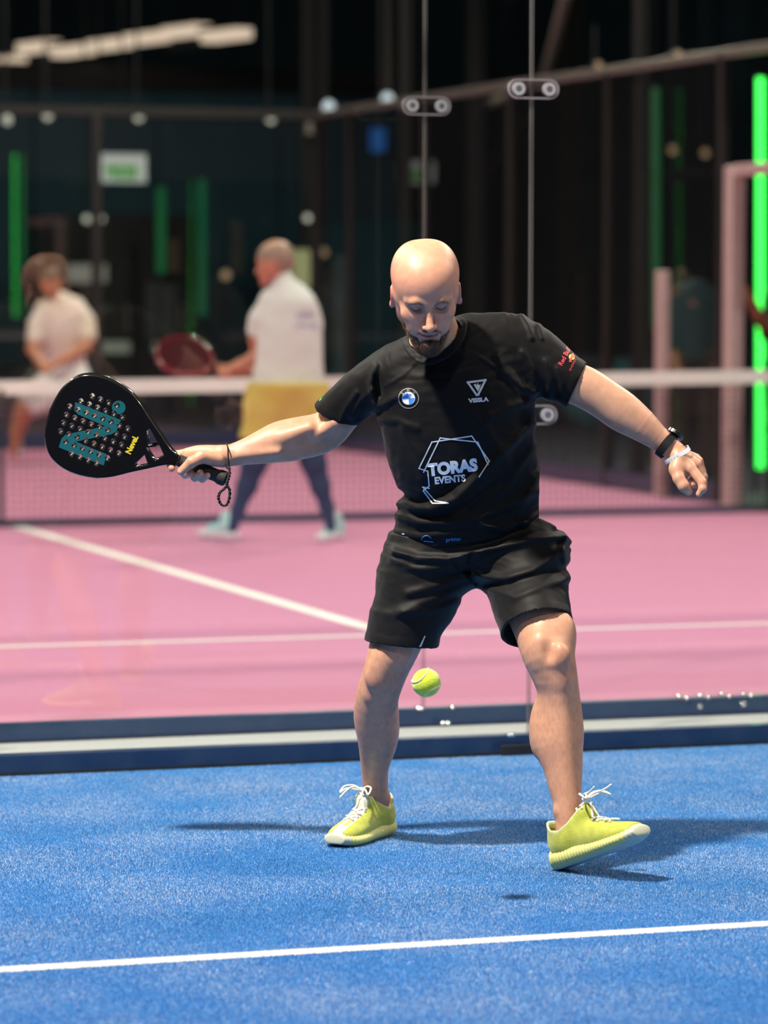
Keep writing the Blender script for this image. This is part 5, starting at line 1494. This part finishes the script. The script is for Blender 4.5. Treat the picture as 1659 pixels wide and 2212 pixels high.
# ---- person at the gate, only the raised arm reaches into the picture
Y4 = 24.2
def dark_person(label, x, Yp, head_px, s, skin, cloth, legs, pose):
    """standing figure: x of the hips, pose = extra arm chain in px"""
    p = thing('person', on_v(x, 1000, 1) * 0 + Vector((at(x, 700, Yp).x, Yp, -.02)), label, 'person')
    k = FPX / Yp                    # px per metre here
    yb = 623 + (CAM_Z + .02) * k    # floor row
    def Y(h): return yb - h * k
    S = Sculpt(); Hc = q(head_px[0], head_px[1], Yp); Rr = rot3(.1, 0, head_px[2]); sculpt_head(S, Hc, Rr, 1.0)
    limb(S, [(head_px[0], Y(1.55), Yp, .055 * k), (x, Y(1.42), Yp, .065 * k)])
    limb(S, [(x, Y(1.35), Yp, .13 * k), (x, Y(.95), Yp, .13 * k)], .05)
    for e in (-1, 1): limb(S, [(x + e * .09 * k, Y(.9), Yp, .085 * k), (x + e * .10 * k, Y(.5), Yp, .06 * k), (x + e * .11 * k, Y(.08), Yp, .04 * k)], .03)
    for ch in pose: limb(S, [(a, b, Yp + c, r) for a, b, c, r in ch], .012)
    def colr(V):
        c = np.tile(np.array(skin, np.float32), (len(V), 1)); L = (V - Hc) @ Rr; n = np.linalg.norm(L, axis=1)
        c[(n < .2) & ((L[:, 2] > .05) | (L[:, 1] > .03))] = (.03, .02, .015); return c
    mesh_of(S, 'body', M_SK2, p, .011, colr)
    S = Sculpt(); S.add(d_tube([(*q(x, Y(h), Yp), w, .13) for h, w in ((.9, .19), (1.1, .185), (1.3, .20), (1.42, .17), (1.5, .08))]), .02)
    for ch in pose:
        n = max(2, len(ch) // 2); limb(S, [(a, b, Yp + c, r * 1.35) for a, b, c, r in ch[:n]], .03)
    mesh_of(S, 'jacket', cloth, p, .012)
    for e in (-1, 1):
        S = Sculpt(); limb(S, [(x + e * .08 * k, Y(.93), Yp, .12 * k), (x + e * .10 * k, Y(.5), Yp, .085 * k), (x + e * .11 * k, Y(.07), Yp, .07 * k)], .03); mesh_of(S, 'trouser_leg', legs, p, .012)
        S = Sculpt(); f = q(x + e * .11 * k, Y(.05), Yp); S.add(d_cone(f, f + A3((-.05, -.17, -.01)), .05, .042), .01); zf = -.02
        S.then(lambda P, d: np.maximum(d, zf - P[:, 2]).astype(np.float32)); mesh_of(S, 'shoe', M_BLKST, p, .011)
    return p
k4 = FPX / Y4
dark_person('person in dark clothes raising a hand beside the pink gate frame', 1712, Y4, (1708, 560, -1.2), 1, (.24, .085, .045), pmat('black jacket', (.008, .01, .012), .8), pmat('black trousers', (.008, .008, .01), .8),
            [[(1680, 640, 0, 22), (1676, 715, -.1, 18), (1664, 718, -.2, 17), (1636, 680, -.3, 14), (1620, 650, -.33, 12), (1604, 630, -.34, 13), (1594, 622, -.34, 9)], [(1745, 640, 0, 22), (1755, 720, 0, 17), (1750, 790, -.05, 13), (1748, 812, -.05, 13)]])
dark_person('person in a dark teal top standing behind the mesh fence', 1500, 27.6, (1474, 640, .5), 1, (.30, .13, .08), pmat('dark teal top', (.012, .04, .05), .8), pmat('brown trousers', (.06, .035, .02), .8),
            [[(1462, 690, 0, 18), (1452, 750, -.05, 15), (1462, 800, -.15, 12), (1478, 815, -.2, 12)], [(1540, 690, 0, 18), (1552, 760, 0, 15), (1545, 815, -.1, 12), (1543, 828, -.1, 11)]])
# ================================================================== THE HALL BEHIND THE PINK COURT
def rect_on(px0, py0, px1, py1, v):
    """upright rectangle in the plane v whose corners show at these photo pixels -> u0, u1, z0, z1"""
    a = on_v(px0, (py0 + py1) / 2, v); b = on_v(px1, (py0 + py1) / 2, v); xm = (px0 + px1) / 2
    return uv_of(a)[0], uv_of(b)[0], on_v(xm, py1, v).z, on_v(xm, py0, v).z
def upright(bd, u0, u1, z0, z1, v, d=.05, r=.01, mi=0):
    bd.rbox(ct((u0 + u1) / 2, v, (z0 + z1) / 2), (u1 - u0, d, z1 - z0), r, ROTC, mi)
def panel_thing(name, label, cat, box, v, face_mat, frame_mat=None, d=.06, group=None, frame=.03):
    u0, u1, z0, z1 = rect_on(*box, v)
    t = thing(name, ct((u0 + u1) / 2, v, z0), label, cat, group)
    b = MB(); upright(b, u0, u1, z0, z1, v, d); b.build('panel', face_mat, t)
    if frame_mat:
        b = MB()
        for a in ((u0 - frame, u1 + frame, z0 - frame, z0), (u0 - frame, u1 + frame, z1, z1 + frame), (u0 - frame, u0, z0, z1), (u1, u1 + frame, z0, z1)): upright(b, *a, v, d + .02, .004)
        b.build('frame', frame_mat, t)
    return t, (u0, u1, z0, z1)
V_P = 41.0
# teal partition across the back of the hall, in panels
tp = thing('wall_partition', ct(4, V_P, 0), 'teal panelled partition at the back of the hall', 'partition', kind='structure')
u = -4.0
while u < 13.5:
    b = MB(); upright(b, u + .01, u + 1.48, 0, 3.75, V_P, .08, .01); b.build('panel', M_TEALW, tp); u += 1.5
b = MB(); upright(b, -4.0, 14.0, 3.75, 4.05, V_P - .02, .16, .01); b.build('top_beam', M_BROWN, tp)
# dark booth with doors in front of it
u0, u1, z0, z1 = rect_on(84, 462, 436, 900, 38.6); z0 = -.02
booth = thing('booth', ct((u0 + u1) / 2, 38.6, 0), 'black booth with double doors and pale signs below the green exit sign', 'booth')
b = MB(); upright(b, u0, u1, z0, z1, 38.9, .5, .02); b.build('body', M_BLKST, booth)
um = (u0 * .4 + u1 * .6)
for a, c in ((u0 + .15, um - .02), (um + .02, u1 - .15)):
    b = MB(); upright(b, a, c, .02, z1 - .2, 38.62, .05, .01); dr = b.build('door', pmat('black door', (.012, .011, .011), .5), booth)
    b = MB(); b.tube([ct(c - .1, 38.56, .95), ct(c - .1, 38.56, 1.25)], .015, 10); b.build('handle', M_ALU, dr)
for bx, nm, mt in (((148, 571, 232, 611), 'sign', (.88, .88, .84)), ((200, 738, 282, 763), 'shelf_board', (.80, .86, .78)), ((331, 738, 389, 763), 'shelf_board', (.75, .80, .72)), ((318, 610, 388, 735), 'grey_panel', (.10, .10, .10))):
    a = rect_on(*bx, 38.56); b = MB(); upright(b, *a, 38.57, .03, .01); b.build(nm, pmat(nm + ' paint', mt, .6), booth)
# slanted striped sticker on the booth
a = rect_on(190, 655, 240, 695, 38.55); b = MB()
for k in range(5):
    du = (a[1] - a[0]) / 5
    b.prism([(0, 0), (du * .62, 0), (du * .62, .05 + .018 * min(k, 5 - k)), (0, .035 + .018 * min(k, 5 - k))], ct(a[0] + k * du, 38.55, a[2] + .03 * k), EU, EZ, EV, .006)
b.build('striped_sticker', pmat('grey sticker', (.18, .18, .18), .6), booth)
# exit signs
def exit_sign(box, v, label, dim):
    u0, u1, z0, z1 = rect_on(*box, v)
    t = thing('exit_sign', ct((u0 + u1) / 2, v, z0), label, 'exit sign')
    b = MB(); upright(b, u0, u1, z0, z1, v, .06, .01); b.build('case', pmat('sign case', (.6, .62, .62), .5, emit=(.75, .78, .74), estr=.42 * dim), t)
    w = u1 - u0; h = z1 - z0
    b = MB(); upright(b, u0 + .12 * w, u1 - .2 * w, z0 + .12 * h, z0 + .62 * h, v - .035, .01, .002); g = b.build('green_field', emat('green sign', (.30, .80, .22), .42 * dim), t)
    b = MB(); c = ct(u0 + .2 * w, v - .042, z0 + .2 * h); b.tube([c - EV * .004, c + EV * .004], .13 * h, 16); b.build('white_dot', emat('white sign mark', (.8, .9, .85), .5 * dim), t)
    b = MB(); cx_ = u0 + .5 * w
    b.prism([(-.09 * h, .0), (0, .12 * h), (.12 * h, .02 * h), (.2 * h, .05 * h), (.06 * h, .2 * h), (.02 * h, .3 * h), (-.08 * h, .24 * h), (-.05 * h, .12 * h)], ct(cx_, v - .042, z0 + .2 * h), EU, EZ, EV, .004); b.build('running_figure', emat('pale sign mark', (.7, .9, .6), .45 * dim), t)
    b = MB(); b.tube([ct((u0 + u1) / 2, v, z1), ct((u0 + u1) / 2, v, 4.9)], .012, 8); b.build('hanger', M_BLKST, t)
    return t
exit_sign((212, 333, 315, 394), 36.0, 'lit white and green exit sign hanging above the black booth', 1.0)
exit_sign((862, 348, 938, 396), 37.0, 'faint green exit sign reflection, built as a dim hanging sign beside the glass joint', .3)  # dim glowing sign added in place of a faint reflection in the glass
b0, _ = panel_thing('banner', 'small blue lit banner high on the partition', 'banner', (797, 276, 832, 328), 39.5, emat('blue banner', (.03, .22, .75), .35), M_BLKST)
nbd, nbx = panel_thing('notice_board', 'pale yellow-green notice board behind the player in white', 'notice board', (629, 538, 668, 622), 33.5, pmat('yellow green board', (.75, .80, .42), .7), M_BLKST)
for e in (nbx[0] + .03, nbx[1] - .03):
    b = MB(); b.tube([ct(e, 33.54, -.02), ct(e, 33.54, nbx[3])], .015, 8); b.build('leg', M_BLKST, nbd)
panel_thing('locker', 'tall grey locker standing beside the brown column', 'locker', (706, 552, 752, 905), 36.8, pmat('grey locker', (.16, .19, .22), .6, noise=(4, .5, (.07, .09, .1))), M_BLKST, .5)
panel_thing('poster', 'narrow tan poster on the black booth edge', 'poster', (364, 516, 390, 590), 38.3, pmat('tan poster', (.16, .10, .07), .7), None)
panel_thing('poster', 'narrow grey poster beside the booth', 'poster', (494, 478, 524, 590), 38.0, pmat('grey poster', (.11, .11, .10), .7), None)
panel_thing('sign_board', 'cream sign board hung on the brown column', 'sign', (655, 264, 690, 290), 34.03, pmat('cream sign', (.45, .40, .33), .6), M_BROWN)
# columns
for k, (x0, x1, v, m, lb) in enumerate(((652, 700, 34.2, M_BROWN, 'dark brown column rising to the ceiling behind the far fence'), (1012, 1040, 33.0, M_BLKST, 'black column rising to the ceiling behind the glass joint'), (1212, 1246, 37.0, M_BROWN, 'thin brown column beyond the mesh fence'))):
    a = rect_on(x0, 100, x1, 900, v); t = thing('column', ct((a[0] + a[1]) / 2, v, -.02), lb, 'column')
    b = MB(); upright(b, a[0], a[1], -.02, HZ, v, .2, .01); b.build('shaft', m, t)
    b = MB(); upright(b, a[0] - .04, a[1] + .04, -.02, .12, v, .28, .01); b.build('foot_plate', m, t)
# row of linear ceiling lamps seen end-on, hung from the ceiling
La, Lb = on_z(-25, 139, 4.2), on_z(532, 70, 4.2)
nL = 7
for k in range(nL):
    a = La.lerp(Lb, (k + .06) / nL); c = La.lerp(Lb, (k + .97) / nL); off = Vector((0, 0, .06 * (k % 2) + .04 * ((k * 5) % 3)))
    t = thing('linear_lamp', (a + c) / 2 + off, 'long warm tube lamp hanging in a row under the black ceiling', 'lamp', 'row of linear lamps under the ceiling')
    d = (c - a).normalized(); sd = d.cross(EZ).normalized()
    b = MB(); rot = Matrix((d, sd, EZ)).transposed()
    b.rbox((a + c) / 2 + off + EZ * .08, ((c - a).length, .24, .05), .01, rot); b.build('housing', M_BLKST, t)
    b = MB(); b.rbox((a + c) / 2 + off, ((c - a).length * .98, .22, .13), .03, rot); b.build('diffuser', M_LAMPW, t)
    for e in (.15, .85):
        w = a.lerp(c, e) + off; b = MB(); b.tube([w + EZ * .07, Vector((w.x, w.y, HZ))], .006, 6); b.build('hanger', M_BLKST, t)
# small round lamps (bokeh spots) with housings, on rails and under the ceiling
M_SPOT = emat('spot lamp', (1.0, .93, .78), .8); M_SPOT2 = emat('cool spot lamp', (.85, .92, 1.0), 1.1); M_SPOT3 = emat('amber spot lamp', (1.0, .60, .34), .45)
def spot(px, py, v, m, label, r=.05, to=None):
    c = on_v(px, py, v); t = thing('spot_lamp', c, label, 'lamp', 'small spot lamps in the hall')
    b = MB(); b.tube([c - EV * .03, c - EV * .05], [r, r * .8], 14); b.build('lens', m, t, smooth='auto')
    b = MB(); b.tube([c + EV * .08, c + EV * .05, c - EV * .03], [r * .5, r * 1.1, r * 1.15], 14); b.build('housing', M_BLKST, t, smooth='auto')
    if to == 'post': b = MB(); b.tube([c + EV * .06, Vector(((c + EV * .06).x, (c + EV * .06).y, -.02))], .018, 8); b.build('stand', M_BLKST, t)
    else: b = MB(); b.tube([c + EV * .05, Vector(((c + EV * .05).x, (c + EV * .05).y, HZ if to is None else to))], .012, 8); b.build('hanger', M_BLKST, t)
for px, py in ((14, 259), (101, 250), (298, 253), (583, 257)): spot(px, py, 33.5, M_SPOT, 'small round warm lamp hanging above the far fence', .045)
spot(835, 214, 33.0, M_SPOT2, 'small round cool lamp at the foot of the hanging grey pole', .06)
spot(708, 231, 33.0, M_SPOT2, 'small round cool lamp hanging beside the brown column', .06)
for px, py in ((186, 473), (216, 473)): spot(px, py, 37.8, M_SPOT, 'small dim lamp above the booth doors', .04)
spot(662, 471, 33.4, M_SPOT, 'small lamp hanging in front of the brown column', .035)
spot(697, 545, 33.8, M_SPOT3, 'small amber lamp beside the notice board', .045)
spot(486, 594, 36.0, M_SPOT3, 'small pinkish lamp on a stand behind the player in white', .05, 'post')
for px, py in ((1415, 322), (1451, 324), (1521, 331)): spot(px, py, 36.0, M_SPOT3, 'small amber lamp hanging beyond the mesh fence', .045)
for px, py, v in ((1290, 141, 27.4), (1461, 118, 23.9)):
    spot(px, py, v, M_SPOT3, 'small lamp clipped above the fence top rail', .03, 3.6)
# slanting roof braces and a hanging pole
def brace(p, q_, label, r=.05, m=M_ALU):
    t = thing('roof_brace', (p + q_) / 2, label, 'brace'); d = (q_ - p).normalized()
    b = MB(); b.tube([p, q_], r, 10); b.build('tube', m, t, smooth='auto')
    b = MB(); b.tube([q_ - d * .04, q_ + d * .06], r * 1.6, 10); b.build('collar', M_BLKST, t, smooth='auto'); return t
M_TANST = pmat('tan steel', (.5, .42, .36), .5, .3)
brace(on_v(1226, -20, 30), on_v(1176, 175, 33), 'slanting tan roof brace running down behind the glass clamp', .055, M_TANST)
brace(on_v(1160, 180, 31.5), on_v(1035, 232, 33.5), 'pale slanting tube beside the glass clamp', .045, pmat('pale tube', (.70, .63, .52), .4))
brace(on_v(1140, 250, 33), on_v(1040, 400, 34), 'dim brown brace slanting down to the black column', .05, M_BROWN)
brace(on_v(838, -20, 35), on_v(838, 205, 35), 'upright grey pole hanging from the ceiling above the player', .05, pmat('grey pole', (.12, .11, .10), .5))
# green light tubes
def led(p0, p1, label, mat, r=.022, name='led_tube'):
    t = thing(name, Vector((p0.x, p0.y, min(p0.z, p1.z))), label, 'light tube', 'green light tubes')
    b = MB(); b.tube([p0, p1], r, 14); b.build('tube' if name == 'led_tube' else 'tube_offscreen', mat, t, smooth='auto')
    bk = EV * .04
    b = MB(); b.box((p0 + p1) / 2 + bk + EV * .02, (.05, .03, (p1 - p0).length + .06), ROTC); b.build('mount', M_BLKST, t)
    b = MB(); f = Vector((p0.x, p0.y, 0)) + bk + EV * .05; b.tube([Vector((f.x, f.y, -.02)), Vector((f.x, f.y, max(p0.z, p1.z)))], .02, 8); b.build('post', M_BLKST, t)
    return t
UL = U1 + 1.0
led(on_u(1643, 1012, UL), on_u(1643, 168, UL), 'bright green light tube on a post by the net', M_GREEN, .030)
led(on_u(1417, 712, UL + .8), on_u(1417, 190, UL + .8), 'dim green light tube behind the mesh fence', M_GREEN2, .035)
led(on_v(348, 590, 37.2), on_v(348, 405, 37.2), 'dim green light tube in front of the black booth', M_GREEN2, .05)
led(on_v(437, 682, 37.0), on_v(437, 388, 37.0), 'dim green light tube at the corner of the booth', emat('faint green led', (.0, .40, .16), .22), .04)
# one that shows only as a reflection in the glass: it stands behind the camera, at the end of the hall
for uu in (7.7,):
    led(ct(uu, -13.4, 1.15), ct(uu, -13.4, 2.72), 'green light tube on a post at the other end of the hall', M_GREEN, .05, 'led_tube_offscreen')
# teal bean bags and a pale bench beyond the fence
def blob_seat(px, py, v, label, w, h, mat):
    c = on_v(px, py, v); S = Sculpt(); g = np.array((c.x, c.y, h * .45 - .02), np.float32)
    S.add(d_ell(g, (w, w * .9, h * .55)), .02); S.add(d_ell(g + A3((w * .25, .1, h * .3)), (w * .6, w * .55, h * .45)), .1); S.then(lambda P, d: np.maximum(d + .01 * vnoise(P, 12), -.02 - P[:, 2]).astype(np.float32))
    t = thing('bean_bag', (c.x, c.y, -.02), label, 'bean bag'); mesh_of(S, 'cushion', mat, t, .025)
    b = MB(); b.tube([c * 0 + Vector((c.x + w * .35, c.y, h * .98)), Vector((c.x + w * .35 + .08, c.y, h * 1.03)), Vector((c.x + w * .35 + .16, c.y, h * .95))], .015, 8); b.build('handle', mat, t)
M_BAG = pmat('teal bag fabric', (.05, .20, .23), .8)
blob_seat(1330, 905, 34.0, 'large teal bean bag behind the mesh fence', .55, .62, M_BAG)
blob_seat(1150, 930, 35.2, 'smaller dark teal bean bag by the fence corner', .36, .7, pmat('dark teal bag fabric', (.03, .12, .15), .8))
a = rect_on(1235, 742, 1420, 790, 36.5); t = thing('bench', ct((a[0] + a[1]) / 2, 36.5, -.02), 'pale grey high bench beyond the mesh fence', 'bench')
b = MB(); upright(b, a[0], a[1], a[2], a[2] + .1, 36.5, .5, .02); b.build('seat', pmat('grey bench', (.16, .18, .20), .6), t)
for e in (a[0] + .08, a[1] - .08):
    for dv in (-.2, .2): b = MB(); b.tube([ct(e, 36.5 + dv, -.02), ct(e, 36.5 + dv, a[2])], .025, 8); b.build('leg', M_BLKST, t)
